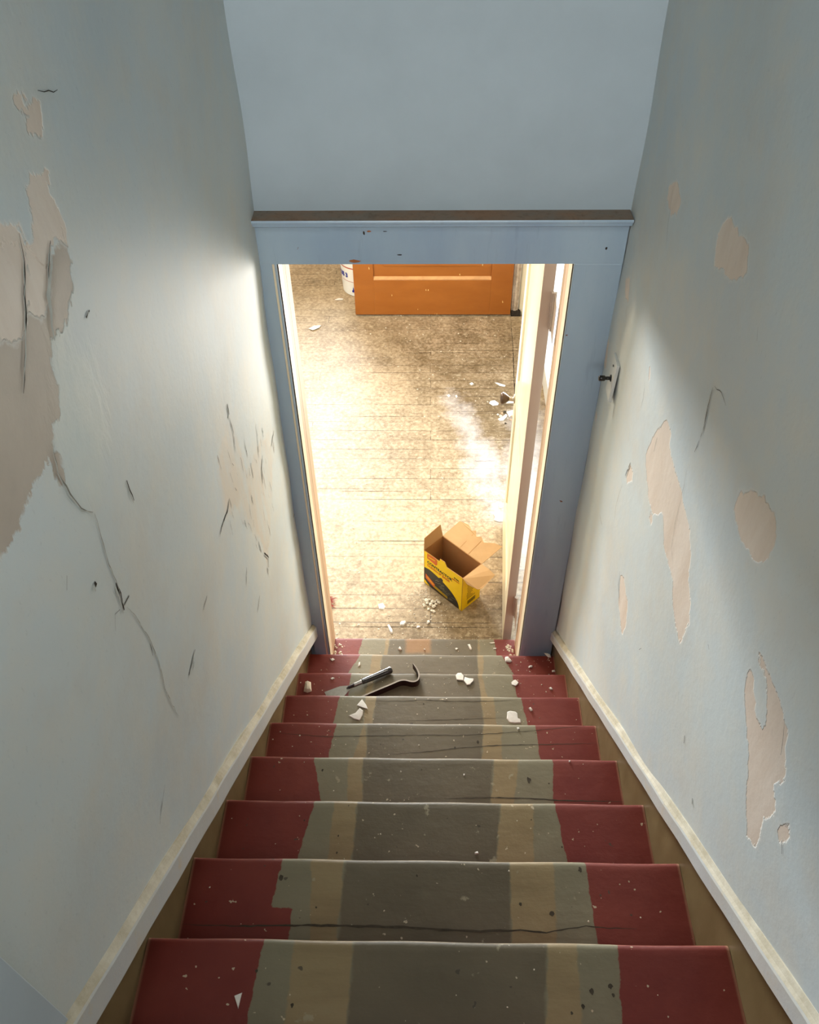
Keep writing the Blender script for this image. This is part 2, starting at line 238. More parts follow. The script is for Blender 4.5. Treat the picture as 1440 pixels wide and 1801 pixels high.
def simple(name, c, rough=.5, spec=.4, var=.12, scale=30, c2=None, metal=0, bump=.0006, stretch=None):
    N = NT(name, rough, spec)
    nz_ = N.noise(scale, 5, .6, stretch)
    d = tuple(v*(1-var*2.2) for v in lin(c)[:3])+(1,)
    col = N.mix(N.ramp(nz_, .3, .7), lin(c2) if c2 else d, lin(c))
    N.color(col); N.b.inputs['Metallic'].default_value = metal
    if bump: N.bump(nz_, bump)
    return N.m

def wall_mat():
    N = NT('flaking_wall_paint', .55, .35)
    big = N.noise(1.6, 3, .5); mid = N.noise(9, 5, .6); fine = N.noise(60, 4, .6); str_ = N.noise(14, 5, .65, (1, 1, .22))
    grain = N.noise(160, 3, .7, (1, 1, .5))
    base = N.mix(N.ramp(big, .3, .7), lin((192, 203, 206)), lin((202, 209, 206)))
    base = N.mix(N.ramp(mid, .42, .75, 0, .6), base, lin((212, 208, 194)))
    base = N.mix(N.ramp(N.noise(3.2, 5, .65, off=6), .5, .75, 0, .5), base, lin((196, 190, 178)))
    base = N.mix(N.ramp(grain, .62, .75, 0, .25), base, lin((150, 158, 158)))
    wob = N.math('ADD', N.math('MULTIPLY', N.math('SUBTRACT', str_, .5), .085), N.math('MULTIPLY', N.math('SUBTRACT', fine, .5), .03))
    sk = N.ramp(N.math('ADD', N.attr('d_skim'), wob), -.02, .01, 1, 0)
    skc = N.mix(N.ramp(mid, .3, .7), lin((196, 206, 202)), lin((214, 217, 208)))
    c = N.mix(N.math('MULTIPLY', sk, .75), base, skc)
    pl = N.ramp(N.math('ADD', N.attr('d_pale'), N.math('MULTIPLY', wob, 1.5)), -.01, .006, 1, 0)
    c = N.mix(N.math('MULTIPLY', pl, N.ramp(str_, .35, .6, .1, .8)), c, lin((208, 196, 178)))
    sc = N.ramp(N.noise(45, 3, .6, (1, 1, .18), off=3), .64, .70)
    c = N.mix(N.math('MULTIPLY', N.math('MULTIPLY', pl, sc), .7), c, lin((120, 112, 100)))
    br_d = N.math('ADD', N.attr('d_brown'), N.math('MULTIPLY', wob, .8)); br = N.ramp(br_d, -.003, .002, 1, 0)
    brc = N.mix(N.ramp(mid, .3, .7), lin((172, 160, 146)), lin((186, 174, 158)))
    c = N.mix(br, c, brc)
    ta_d = N.math('ADD', N.attr('d_patch'), N.math('MULTIPLY', wob, .55)); ta = N.ramp(ta_d, -.0015, .0015, 1, 0)
    tac = N.mix(N.ramp(str_, .3, .7), lin((212, 194, 176)), lin((226, 214, 200)))
    tac = N.mix(N.ramp(fine, .6, .8, 0, .3), tac, lin((190, 178, 166)))
    c = N.mix(ta, c, tac)
    edge = N.ramp(N.math('ABSOLUTE', N.math('ADD', ta_d, -.002)), .0, .004, .5, 0)
    c = N.mix(edge, c, lin((214, 214, 208)))
    N.color(c)
    h = N.math('SUBTRACT', N.math('MULTIPLY', fine, .18), N.math('ADD', N.math('MULTIPLY', br, .8), N.math('MULTIPLY', ta, .5)))
    h = N.math('ADD', h, N.math('MULTIPLY', mid, .7)); h = N.math('ADD', h, N.math('MULTIPLY', sk, N.math('MULTIPLY', mid, 1.2)))
    N.bump(h, .002)
    return N.m
M_wall = wall_mat()
M_crack = simple('crack_shadow_gap', (66, 58, 50), .9, .1, .3, 60)
M_softcrack = simple('soft_crack_groove', (142, 138, 126), .8, .2, .1, 60)
M_lip = simple('raised_plaster_lip', (196, 198, 190), .7, .2, .1, 60)
rc = random.Random(15)
for poly in D['L_pale'][:1]:
    for _ in range(34):
        a, b = rc.choice(poly), rc.choice(poly); t = rc.random(); u, v = a[0]+(b[0]-a[0])*t, a[1]+(b[1]-a[1])*t; L = rc.uniform(.012, .06)
        D['L_crack'].append(([(u, v), (u+rc.uniform(-.008, .008), v-L)], rc.choice((.0012, .0016, .002, .0035))))
M_plain = simple('pale_blue_paint', (167, 180, 187), .5, .35, .04, 6)
M_trim = None
def trim_mat():
    N = NT('glossy_blue_trim_paint', .24, .6)
    a = N.noise(7, 5, .6, (1, 1, .25)); s = N.noise(50, 4, .6, (1, 1, .12)); ch = N.noise(17, 3, .5, (1, 1, 1.6), off=5)
    c = N.mix(N.ramp(a, .3, .7), lin((146, 168, 188)), lin((160, 180, 194)))
    c = N.mix(N.ramp(s, .6, .8, 0, .3), c, lin((112, 132, 150)))
    c = N.mix(N.ramp(ch, .765, .775), c, lin((120, 80, 58)))
    N.b.inputs['Coat Weight'].default_value = .6; N.b.inputs['Coat Roughness'].default_value = .2
    N.color(c); N.bump(s, .0004); return N.m
M_trim = trim_mat()
def ledge_mat():
    N = NT('dusty_brown_ledge', .85, .2)
    a = N.noise(9, 5, .65, (.6, 1, 1)); b = N.noise(40, 4, .7)
    c = N.mix(N.ramp(a, .35, .65), lin((122, 116, 106)), lin((136, 108, 86)))
    c = N.mix(N.ramp(b, .5, .75, 0, .6), c, lin((96, 78, 58))); N.color(c); N.bump(b, .001); return N.m
M_ledge = ledge_mat()
M_cream = simple('cream_jamb_paint', (236, 222, 190), .4, .4, .06, 12, stretch=(1, 1, .2))
M_tanwood = simple('bare_tan_wood', (205, 172, 138), .55, .3, .10, 30, stretch=(1, 1, .06))
M_dooredge = simple('grey_tan_door_edge', (196, 172, 152), .5, .3, .05, 10, stretch=(1, 1, .1))
M_doorface = simple('cream_door_paint', (236, 224, 188), .3, .45, .10, 22, c2=(214, 200, 166), stretch=(2, .5, .06))
M_white = simple('white_wall_paint', (232, 230, 222), .6, .3, .04, 8)
M_skirt = simple('ochre_skirt_paint', (126, 110, 76), .38, .4, .14, 12, c2=(104, 88, 56), stretch=(1, 1, .5))
def cap_mat():
    N = NT('worn_white_cap_paint', .4, .4)
    a = N.noise(24, 5, .65); b = N.noise(5, 3, .5)
    c = N.mix(N.ramp(a, .56, .72, 0, .7), lin((200, 204, 202)), lin((208, 196, 168)))
    c = N.mix(N.ramp(b, .45, .7, 0, .4), c, lin((214, 206, 186)))
    N.color(c); N.bump(a, .001); return N.m
M_cap = cap_mat()
def ledgecap_mat():
    N = NT('dirty_cap_groove', .8, .2)
    a = N.noise(11, 6, .7)
    N.color(N.mix(N.ramp(a, .35, .65), lin((170, 160, 136)), lin((206, 200, 182)))); N.bump(a, .0015); return N.m
M_capgroove = ledgecap_mat()

def tread_mat():
    N = NT('worn_painted_tread', .42, .4)
    wv = N.noise(28, 4, .6, (1, 1, 1)); wf = N.noise(120, 3, .6); big = N.noise(5, 4, .6); gr = N.noise(18, 5, .65, (.18, 1, 1)); ch = N.noise(70, 2, .5, off=2); ch2 = N.noise(26, 4, .55, off=9)
    wob = N.math('ADD', N.math('MULTIPLY', N.math('SUBTRACT', wv, .5), .016), N.math('MULTIPLY', N.math('SUBTRACT', wf, .5), .004))
    grey = N.mix(N.ramp(big, .3, .7), lin((116, 108, 84)), lin((128, 120, 95)))
    dark = N.mix(N.ramp(big, .3, .7), lin((90, 80, 60)), lin((104, 93, 71)))
    tan = N.mix(N.ramp(gr, .35, .65), lin((130, 111, 77)), lin((147, 128, 91)))
    red = N.mix(N.ramp(big, .3, .7), lin((106, 34, 24)), lin((122, 50, 36)))
    c = N.mix(N.ramp(N.math('ADD', N.attr('d_mid'), wob), -.004, .004), grey, dark)
    c = N.mix(N.ramp(N.math('ADD', N.attr('d_tan'), wob), -.002, .002), c, tan)
    c = N.mix(N.ramp(gr, .5, .8, 0, .25), c, lin((104, 96, 80)))
    c = N.mix(N.ramp(ch2, .68, .72, 0, .7), c, lin((158, 148, 120)))
    c = N.mix(N.ramp(N.math('ADD', N.attr('d_red'), wob), -.001, .001), c, red)
    org = N.ramp(N.math('ADD', N.attr('d_org'), wob), -.008, .008)
    c = N.mix(N.math('MULTIPLY', org, .4), c, lin((176, 120, 60)))
    c = N.mix(N.ramp(ch, .735, .75, 0, .8), c, lin((196, 180, 150)))
    c = N.mix(N.ramp(N.noise(42, 2, .5, off=4), .74, .76, 0, .8), c, lin((64, 56, 44)))
    e = N.ramp(N.math('ADD', N.attr('d_edge'), N.math('MULTIPLY', N.math('SUBTRACT', wv, .45), .012)), .001, .0045, .6, 0)
    c = N.mix(e, c, N.mix(N.ramp(N.attr('d_red'), -.001, .001), lin((160, 142, 112)), lin((160, 92, 72))))
    end = N.ramp(N.attr('d_end'), .002, .006, .6, 0)
    c = N.mix(end, c, lin((160, 120, 90)))
    N.color(c)
    N.link(N.ramp(big, .3, .7, .46, .62), N.b.inputs['Roughness'])
    N.bump(N.math('ADD', N.math('MULTIPLY', gr, .5), N.math('ADD', N.math('MULTIPLY', wv, .5), N.math('MULTIPLY', ch2, .6))), .0015)
    return N.m
M_tread = tread_mat()
M_dent = simple('dark_dent', (78, 70, 56), .8, .2, .2, 60)
M_riser = simple('red_riser_paint', (120, 46, 42), .5, .4, .1, 12)

def floor_mat():
    N = NT('dusty_board_floor', .50, .35)
    pos = N.tc.outputs['Position']
    br = N.n('ShaderNodeTexBrick'); N.link(pos, br.inputs['Vector'])
    br.inputs['Scale'].default_value = 1; br.inputs['Brick Width'].default_value = 1.9; br.inputs['Row Height'].default_value = .083
    br.inputs['Mortar Size'].default_value = .0022; br.inputs['Mortar Smooth'].default_value = .2; br.offset = .37
    br.inputs['Color1'].default_value = (0, 0, 0, 1); br.inputs['Color2'].default_value = (1, 1, 1, 1); br.inputs['Mortar'].default_value = (.5, .5, .5, 1)
    gr = N.noise(16, 6, .7, (.14, 1, 1)); big = N.noise(1.5, 4, .6, off=1); mid = N.noise(7, 6, .7); fine = N.noise(46, 5, .7); sp = N.noise(75, 2, .5, off=7); sp2 = N.noise(34, 3, .55, (.6, 1, 1), off=11)
    wood = N.mix(br.outputs['Color'], lin((118, 99, 70)), lin((130, 110, 80)))
    wood = N.mix(N.ramp(gr, .4, .7), wood, lin((98, 80, 54)))
    dust = N.mix(N.ramp(fine, .35, .65), lin((166, 143, 111)), lin((190, 170, 138)))
    d = N.math('ADD', N.math('MULTIPLY', mid, .5), N.math('ADD', N.math('MULTIPLY', fine, .45), N.math('MULTIPLY', big, .35)))
    dk = N.attr('d_worn_shade')
    c = N.mix(N.ramp(N.math('SUBTRACT', d, N.math('MULTIPLY', dk, .12)), .44, .70), wood, dust)
    seam = N.math('MULTIPLY', br.outputs['Fac'], N.ramp(N.noise(2.5, 3, .6, (.4, 3, 1), off=4), .42, .6))
    c = N.mix(N.math('MULTIPLY', seam, .85), c, lin((70, 54, 36)))
    c = N.mix(N.ramp(sp, .71, .73, 0, .7), c, lin((214, 200, 168)))
    c = N.mix(N.ramp(sp2, .64, .70, 0, .45), c, lin((206, 190, 158)))
    c = N.mix(N.ramp(N.noise(30, 3, .6, (.5, 1, 1), off=21), .70, .74, 0, .6), c, lin((96, 74, 48)))
    c = N.mix(N.math('MULTIPLY', N.ramp(N.math('ADD', N.attr('d_daylight'), N.math('MULTIPLY', N.math('SUBTRACT', mid, .5), .3)), -.05, .12), .5), c, lin((226, 226, 232)))  # bluish-white daylight patches painted into the floor colour
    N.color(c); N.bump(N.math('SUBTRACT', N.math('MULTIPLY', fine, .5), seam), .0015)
    return N.m
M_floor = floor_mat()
def orange_mat():
    N = NT('orange_brown_door_paint', .35, .45)
    a = N.noise(10, 4, .6, (.3, 1, 1)); s = N.noise(34, 2, .5, (1.6, 1, .6), off=3)
    c = N.mix(N.ramp(a, .3, .7), lin((146, 82, 24)), lin((158, 92, 32)))
    c = N.mix(N.ramp(s, .76, .77, 0, .9), c, lin((236, 200, 130)))
    N.color(c); N.bump(a, .0008); return N.m
M_orange = orange_mat()
M_orangeledge = simple('dusty_orange_moulding', (206, 150, 92), .6, .3, .12, 20)
M_chip = simple('white_paint_flake', (232, 226, 214), .7, .25, .05, 50)
M_plaster = simple('crumbled_plaster', (226, 214, 190), .85, .15, .12, 60)
M_card = simple('brown_cardboard', (190, 151, 104), .75, .15, .05, 14, stretch=(1, 1, 1))
M_cardin = simple('brown_cardboard_inside', (172, 124, 76), .8, .12, .05, 14)
M_yellow = simple('yellow_print', (255, 214, 8), .45, .35, .03, 20)
M_black = simple('black_print', (44, 40, 34), .4, .4, .1, 20)
M_orangep = simple('orange_red_print', (222, 104, 34), .45, .35, .05, 20)
M_greyp = simple('grey_highlight_print', (176, 172, 140), .45, .35, .1, 20)
M_oliv = simple('olive_print', (176, 140, 24), .5, .3, .05, 20)
M_steel = simple('dull_steel', (170, 168, 162), .35, .5, .1, 60, metal=.85)
M_darkiron = simple('dark_oxide_steel', (44, 26, 24), .42, .35, .15, 40)
M_bright = simple('lit_edge_steel', (150, 140, 130), .35, .4, .1, 60, metal=.3)  # highlight along the pry bar's top edge, put into the colour
M_handle = simple('smoky_translucent_plastic', (62, 58, 52), .18, .6, .15, 40)
M_handle.node_tree.nodes['Principled BSDF'].inputs['Transmission Weight'].default_value = .25
M_knob = simple('dark_bronze_knob', (84, 62, 44), .3, .5, .1, 30, metal=.4)
M_brass = simple('aged_steel_shank', (190, 170, 140), .35, .5, .1, 30, metal=.7)
M_switch = simple('painted_switch_plate', (206, 208, 202), .35, .4, .05, 30)
M_toggle = simple('black_toggle', (24, 20, 18), .3, .5, .1, 30)
M_bucket = simple('white_bucket_plastic', (240, 238, 230), .35, .4, .03, 10)
M_bblue = simple('blue_bucket_print', (34, 44, 150), .4, .4, .05, 30)
M_bred = simple('red_bucket_print', (190, 84, 60), .4, .4, .05, 30)
M_redbr = simple('red_bristles', (176, 32, 36), .5, .4, .15, 60)
M_hinge = simple('painted_hinge', (190, 170, 152), .4, .4, .06, 30)
M_glass = NT('window_glass', .02, .5); M_glass.b.inputs['Transmission Weight'].default_value = 1; M_glass.b.inputs['IOR'].default_value = 1.01; M_glass = M_glass.m

# ------------------------------------------------------------------ mesh helpers
def obj(name, verts, faces, mats, parent=None, mi=None, smooth=False):
    me = bpy.data.meshes.new(name); me.from_pydata([tuple(v) for v in verts], [], faces); me.update()
    if not isinstance(mats, (list, tuple)): mats = [mats]
    for m in mats: me.materials.append(m)
    if mi is not None: me.polygons.foreach_set('material_index', mi)
    if smooth: me.polygons.foreach_set('use_smooth', [True]*len(me.polygons))
    o = bpy.data.objects.new(name, me); COL.objects.link(o)
    if parent: o.parent = parent
    return o
def struct(o): o['kind'] = 'structure'; return o
def tag(o, label, cat, group=None, kind=None):
    o['label'] = label; o['category'] = cat
    if group: o['group'] = group
    if kind: o['kind'] = kind
    return o
def empty(name, loc, rz=0):
    o = bpy.data.objects.new(name, None); COL.objects.link(o); o.location = loc; o.rotation_euler = (0, 0, rz); o.empty_display_size = .05
    return o
class MB:
    def __init__(s): s.v = []; s.f = []; s.m = []
    def add(s, vs, fs, m=0):
        k = len(s.v); s.v += [tuple(v) for v in vs]; s.f += [tuple(i+k for i in f) for f in fs]; s.m += [m]*len(fs)
    def box(s, a, b, m=0):
        (x0, y0, z0), (x1, y1, z1) = a, b
        s.add([(x0,y0,z0),(x1,y0,z0),(x1,y1,z0),(x0,y1,z0),(x0,y0,z1),(x1,y0,z1),(x1,y1,z1),(x0,y1,z1)],
              [(0,3,2,1),(4,5,6,7),(0,1,5,4),(1,2,6,5),(2,3,7,6),(3,0,4,7)], m)
    def prism(s, poly, z0, z1, m=0, f=lambda x, y, z: (x, y, z)):
        n = len(poly)
        s.add([f(x, y, z0) for x, y in poly]+[f(x, y, z1) for x, y in poly],
              [tuple(range(n))[::-1], tuple(range(n, 2*n))]+[(i, (i+1) % n, n+(i+1) % n, n+i) for i in range(n)], m)
    def lathe(s, prof, n=32, M=None, m=0, cap=True):
        k = len(prof); vs = []
        for r, z in prof:
            for i in range(n):
                a = 2*PI*i/n; p = Vector((r*math.cos(a), r*math.sin(a), z)); vs.append(M @ p if M else p)
        fs = [(j*n+i, j*n+(i+1) % n, (j+1)*n+(i+1) % n, (j+1)*n+i) for j in range(k-1) for i in range(n)]
        if cap: fs += [tuple(range(n))[::-1], tuple(range((k-1)*n, k*n))]
        s.add(vs, fs, m)
    def build(s, name, mats, parent=None, smooth=False, bevel=0, segs=2):
        o = obj(name, s.v, s.f, mats, parent, s.m, smooth)
        if bevel:
            b = o.modifiers.new('bevel', 'BEVEL'); b.width = bevel; b.segments = segs; b.limit_method = 'ANGLE'
        return o
def fix_normals(o):
    bm = bmesh.new(); bm.from_mesh(o.data); bmesh.ops.recalc_face_normals(bm, faces=bm.faces); bm.to_mesh(o.data); bm.free()
def sdf(P, polys):
    """signed distance (negative inside) of points P (n,2) to a set of polygons"""
    out = np.full(len(P), 9.)
    for poly in polys:
        A = np.array(poly); B = np.roll(A, -1, 0); d = np.full(len(P), 9.); ins = np.zeros(len(P), bool)
        for a, b in zip(A, B):
            ab = b-a; t = np.clip(((P-a)@ab)/max(ab@ab, 1e-9), 0, 1)
            d = np.minimum(d, np.hypot(*(P-a-t[:, None]*ab).T))
            if abs(b[1]-a[1]) > 1e-9:
                c = ((a[1] > P[:, 1]) != (b[1] > P[:, 1])) & (P[:, 0] < (b[0]-a[0])*(P[:, 1]-a[1])/(b[1]-a[1])+a[0]); ins ^= c
        out = np.minimum(out, np.where(ins, -d, d))
    return out
def fattr(o, name, vals):
    a = o.data.attributes.new(name, 'FLOAT', 'POINT'); a.data.foreach_set('value', np.asarray(vals, dtype=np.float32))
def strip(pts, wd, f, rnd, lift=.0006, jit=.0016, full=False):
    """a thin tapering ribbon along a polyline in a plane; f maps (u, v, height) to 3D"""
    P = []
    for (a, b) in zip(pts[:-1], pts[1:]):
        L = math.dist(a, b); k = max(1, int(L/.012))
        for i in range(k): P.append((a[0]+(b[0]-a[0])*i/k, a[1]+(b[1]-a[1])*i/k))
    P.append(tuple(pts[-1])); n = len(P); vs = []
    P = [(u+rnd.uniform(-jit, jit), v+rnd.uniform(-jit, jit)) for u, v in P]
    for i, (u, v) in enumerate(P):
        a = P[max(i-1, 0)]; b = P[min(i+1, n-1)]; du, dv = b[0]-a[0], b[1]-a[1]; L = math.hypot(du, dv) or 1
        w_ = wd/2*(math.sin(PI*(i+.35)/(n-.3))**.6)*rnd.uniform(.5, 1.15)
        vs += [f(u-dv/L*w_, v+du/L*w_, lift), f(u+dv/L*w_, v-du/L*w_, lift)]
    return vs, [(2*i, 2*i+1, 2*i+3, 2*i+2) for i in range(n-1)]

# ------------------------------------------------------------------ stairwell side walls
def lx(z): return -.468-.0082*(-.7-z) if z < -.7 else -.468
def side_wall(name, sgn, xf, cracks, fields, e_low, lips=()):
    ys = np.arange(-.42, 2.069, .0105); zs = np.arange(-2.95, .25, .0105); ny_, nz_ = len(ys), len(zs)
    rnd = random.Random(3 if sgn < 0 else 4)
    V = []; 
    Y, Z = np.meshgrid(ys, zs, indexing='ij')
    Xb = np.array([[xf(z) for z in zs] for _ in ys])
    und = .0022*np.sin(Y*5.1+Z*3.3)+.0016*np.sin(Y*9.7-Z*7.1+1)+.0012*np.sin(Z*17+Y*4)
    X = Xb+und
    V = np.stack([X, Y, Z], -1).reshape(-1, 3); F = []
    for i in range(ny_-1):
        for j in range(nz_-1):
            if zs[j]+.005 < slope(ys[i]+.005)+e_low: continue
            a = i*nz_+j; q = (a, a+1, a+nz_+1, a+nz_)
            F.append(q if sgn > 0 else q[::-1])
    m = MB(); m.v = [tuple(v) for v in V]; m.f = F; m.m = [0]*len(F)
    fm = lambda y, z, h: (xf(z)-sgn*(h+.0005)+.0022*math.sin(y*5.1+z*3.3)+.0016*math.sin(y*9.7-z*7.1+1)+.0012*math.sin(z*17+y*4), y, z)
    for pts, wd in cracks:
        soft = sum(math.dist(a, b) for a, b in zip(pts[:-1], pts[1:])) > .13 and wd < .004
        vs, fs = strip(pts, wd*(.8 if soft else 1), fm, rnd); m.add(vs, fs, 4 if soft else 1)
        if wd >= .0022:      # flaked plaster lip standing beside the crack
            off = [(y-.9*wd, z) for y, z in pts]; vs, fs = strip(off, wd*.8, fm, rnd, lift=.0012); m.add(vs, fs, 2)
    for pts, wd in lips:
        vs, fs = strip(pts, wd, fm, rnd, lift=.0012); m.add(vs, fs, 2)
    xb = sgn*.5165
    m.box((min(xb, xb+sgn*.1), -3.0, -3.35), (max(xb, xb+sgn*.1), 2.066, 2.1), 3)
    o = m.build(name, [M_wall, M_crack, M_lip, M_plain, M_softcrack])
    P = np.array([(v[1], v[2]) for v in m.v])
    for k in ('d_skim', 'd_pale', 'd_brown', 'd_patch'):
        fattr(o, k, sdf(P, fields[k]) if k in fields else np.full(len(P), 9.))
    o.data.polygons.foreach_set('use_smooth', [True]*len(F)+[False]*(len(m.f)-len(F)))
    return struct(o)
side_wall('wall_left', -1, lx, D['L_crack'], dict(d_skim=D['L_skim'], d_pale=D['L_pale'], d_brown=D['L_brown'], d_patch=D['L_tan']), .135, D['white_streaks'])
side_wall('wall_right', 1, lambda z: .4985, [(p, w_*.6) for p, w_ in D['R_crack']], dict(d_patch=D['R_patch']), .10)

# end wall: stairwell side above the door, and its full thickness to the room
m = MB(); YE, YR = 2.068, 2.215
OL, OR, OT = -.425, .369, -1.1125          # door opening
m.box((-.62, YE, OT+.02), (.62, YR, 2.1)); m.box((-2.7, YE+.001, OT+.02), (-.62, YR, -.45)); m.box((.62, YE+.001, OT+.02), (.82, YR, -.45))
m.box((-2.7, YE+.001, -3.4), (OL-.02, YR, OT+.02)); m.box((OR+.02, YE+.001, -3.4), (.82, YR, OT+.02))
struct(m.build('wall_end', [M_plain]))

# ------------------------------------------------------------------ door casing on the stairwell side
tr = struct(empty('trim_1', (0, YE, -2.9)))
def part(mb, name, mats, root, **k):
    o = mb.build(name, mats, None, **k); o.parent = root; o.matrix_parent_inverse = Matrix.Translation(-root.location) if not root.rotation_euler.z else (Matrix.Translation(root.location) @ Matrix.Rotation(root.rotation_euler.z, 4, 'Z')).inverted(); return o
CF = 2.045
m = MB(); m.box((-.472, CF, OT), (.4975, YE, -1.0)); rnd = random.Random(4)
for x, z, a, b, mt in D['headchips']:
    m.add([(x+a*rnd.uniform(.6, 1.1)*math.cos(t), CF-.0004, z+b*rnd.uniform(.6, 1.1)*math.sin(t)) for t in [i*PI/4 for i in range(8)]], [tuple(range(8))], mt)
part(m, 'head_casing', [M_trim, simple('exposed_orange_wood', (168, 104, 62), .7, .2, .15, 60), M_crack], tr)
m = MB()   # crown: profile in y-z swept along x
prof = [(2.068, -.974), (2.011, -.974), (2.009, -.978), (2.011, -.984), (2.018, -.988), (2.018, -.993), (2.026, -.998), (2.036, -1.001), (2.044, -1.009), (2.044, -1.014), (2.068, -1.014)]
n = len(prof)
m.add([(-.474, y, z) for y, z in prof]+[(.4975, y, z) for y, z in prof], [(i, (i+1) % n, n+(i+1) % n, n+i) for i in range(n)]+[tuple(range(n)), tuple(range(n, 2*n))[::-1]])
m.m[0] = 1
o = part(m, 'cap_moulding', [M_trim, M_ledge], tr); fix_normals(o)
zb1 = nz(1)   # threshold level
m = MB(); m.box((-.485, CF, zb1), (-.438, YE, OT)); m.box((-.438, CF+.004, zb1), (-.432, YE, OT)); m.box((-.432, CF, zb1), (OL, YE, OT)); part(m, 'side_casing', [M_trim], tr, bevel=.0015)
m = MB(); m.box((OR, CF, zb1), (.4985, YE, OT)); part(m, 'side_casing', [M_trim], tr, bevel=.003)
# jambs: cream stop strip then tan rebate
def jamb(x, s, y1):
    m = MB(); m.box((min(x, x-s*.001), CF+.001, zb1), (max(x, x-s*.001)+0, 2.10, OT), 0)
    a, b = sorted((x+s*.000, x+s*.02))
    m = MB(); m.box((a, CF+.002, zb1), (b, 2.118, OT), 0)
    a, b = sorted((x+s*.005, x+s*.02)); m.box((a, 2.118, zb1), (b, 2.122, OT), 1)
    a, b = sorted((x+s*.001, x+s*.02)); m.box((a, 2.122, zb1), (b, 2.165, OT), 1)
    a, b = sorted((x+s*.0035, x+s*.02)); m.box((a, 2.165, zb1), (b, 2.168, OT), 1)
    a, b = sorted((x+s*.001, x+s*.02)); m.box((a, 2.168, zb1), (b, y1, OT), 1)
    return part(m, 'jamb', [M_cream, M_tanwood], tr)
jamb(OL, -1, 2.232); jamb(OR, 1, 2.195)
m = MB(); m.box((OL, CF+.002, OT), (OR, 2.22, OT+.02)); part(m, 'head_jamb', [M_cream], tr)

# ------------------------------------------------------------------ staircase
st = tag(empty('staircase', (0, 2.2, FZ)), 'straight wooden staircase with red sides and a worn grey-olive runner stripe', 'stairs')
NTOP = 14
def bands(n):
    if n in D['bands']: return D['bands'][n]
    A, ya, B, yb = D['bands'][9]; k = (n-9)*RU
    return (A, ya-k, B, yb-k)
for n in range(1, NTOP+1):
    y0 = ny(n); yb = y0-RU-.012; zt = nz(n); xa, xb = (-.5025, .5025) if n > 1 else (OL-.004, OR+.004)
    xs = np.linspace(xa, xb, 101); R_ = .011
    if n == 1: yb = CF-.05
    prof = [(yb+(y0-R_-yb)*i/22, zt) for i in range(23)]
    prof += [(y0-R_+R_*math.sin(a), zt-R_+R_*math.cos(a)) for a in [PI*i/8 for i in range(1, 9)]]
    prof += [(y0-R_, zt-.026), (yb, zt-.026)]
    k = len(prof); rnd = random.Random(n)
    V = [(x, y+(.0008*math.sin(x*23+n) if y > y0-.02 else 0), z) for x in xs for y, z in prof]
    F = [(i*k+j, i*k+j+1, (i+1)*k+j+1, (i+1)*k+j) for i in range(100) for j in range(k-1)]
    m = MB(); m.v = V; m.f = F; m.m = [0]*len(F)
    m.f += [tuple(range(k)), tuple(100*k+j for j in range(k))[::-1]]; m.m += [0, 0]
    f3 = lambda x, y, h, z=zt: (x, y, z+h)
    for pts, wd in D['tcrack'].get(n, []):
        vs, fs = strip(pts, wd, f3, rnd, lift=.0005, jit=.0009); m.add(vs, fs, 1)
    for nn, c, r in D['dents']:
        if nn == n:
            r *= .72
            q = [(c[0]+r*rnd.uniform(.5, 1)*.6*math.cos(a), c[1]+r*rnd.uniform(.5, 1)*.75*math.sin(a), zt+.0005) for a in [i*2*PI/9 for i in range(9)]]
            m.add(q, [tuple(range(9))], 1)
    o = m.build('tread', [M_tread, M_dent], None); fix_normals(o)
    o.parent = st; o.matrix_parent_inverse = Matrix.Translation(-st.location)
    o.data.polygons.foreach_set('use_smooth', [i < 0 or (i < len(F)) for i in range(len(m.f))])
    o.modifiers.new('es', 'EDGE_SPLIT').split_angle = math.radians(50)
    A, ya, B, yb_ = bands(n); P = np.array(m.v); t = (P[:, 1]-ya)/(yb_-ya)
    L = [np.array(A[i]+(B[i]-A[i])*t) for i in range(6)]; x = P[:, 0]
    red = np.maximum(L[0]-x, x-L[5])
    if n == 8:
        poly = [(-.40, 0), (-.2, 0)]
        nx = D['bands'][8][2][0]; red = np.maximum(red, np.minimum(np.minimum(x+.6, nx+.045-x), D['notch']-P[:, 1]))
    fattr(o, 'd_red', red)
    fattr(o, 'd_tan', np.maximum(np.minimum(x-L[1], L[2]-x), np.minimum(x-L[3], L[4]-x)) if n not in (3,) else np.maximum(np.minimum(x-L[1], L[2]-x)-.004, np.minimum(x-L[3], L[4]-x)))
    fattr(o, 'd_mid', np.minimum(x-L[2], L[3]-x))
    fattr(o, 'd_org', np.minimum(np.minimum(x+.11, .0-x), P[:, 1]-(y0-.08)) if n == 1 else np.full(len(x), -1.))
    fattr(o, 'd_edge', np.where(P[:, 2] > zt-.012, y0-P[:, 1], .1))
    fattr(o, 'd_end', np.minimum(x-xa, xb-x))
    zl = nz(n-1) if n > 1 else FZ
    m = MB(); m.box((xa, y0-.045, zl-.001), (xb, y0-.025, zt-.025)); part(m, 'riser', [M_riser], st)
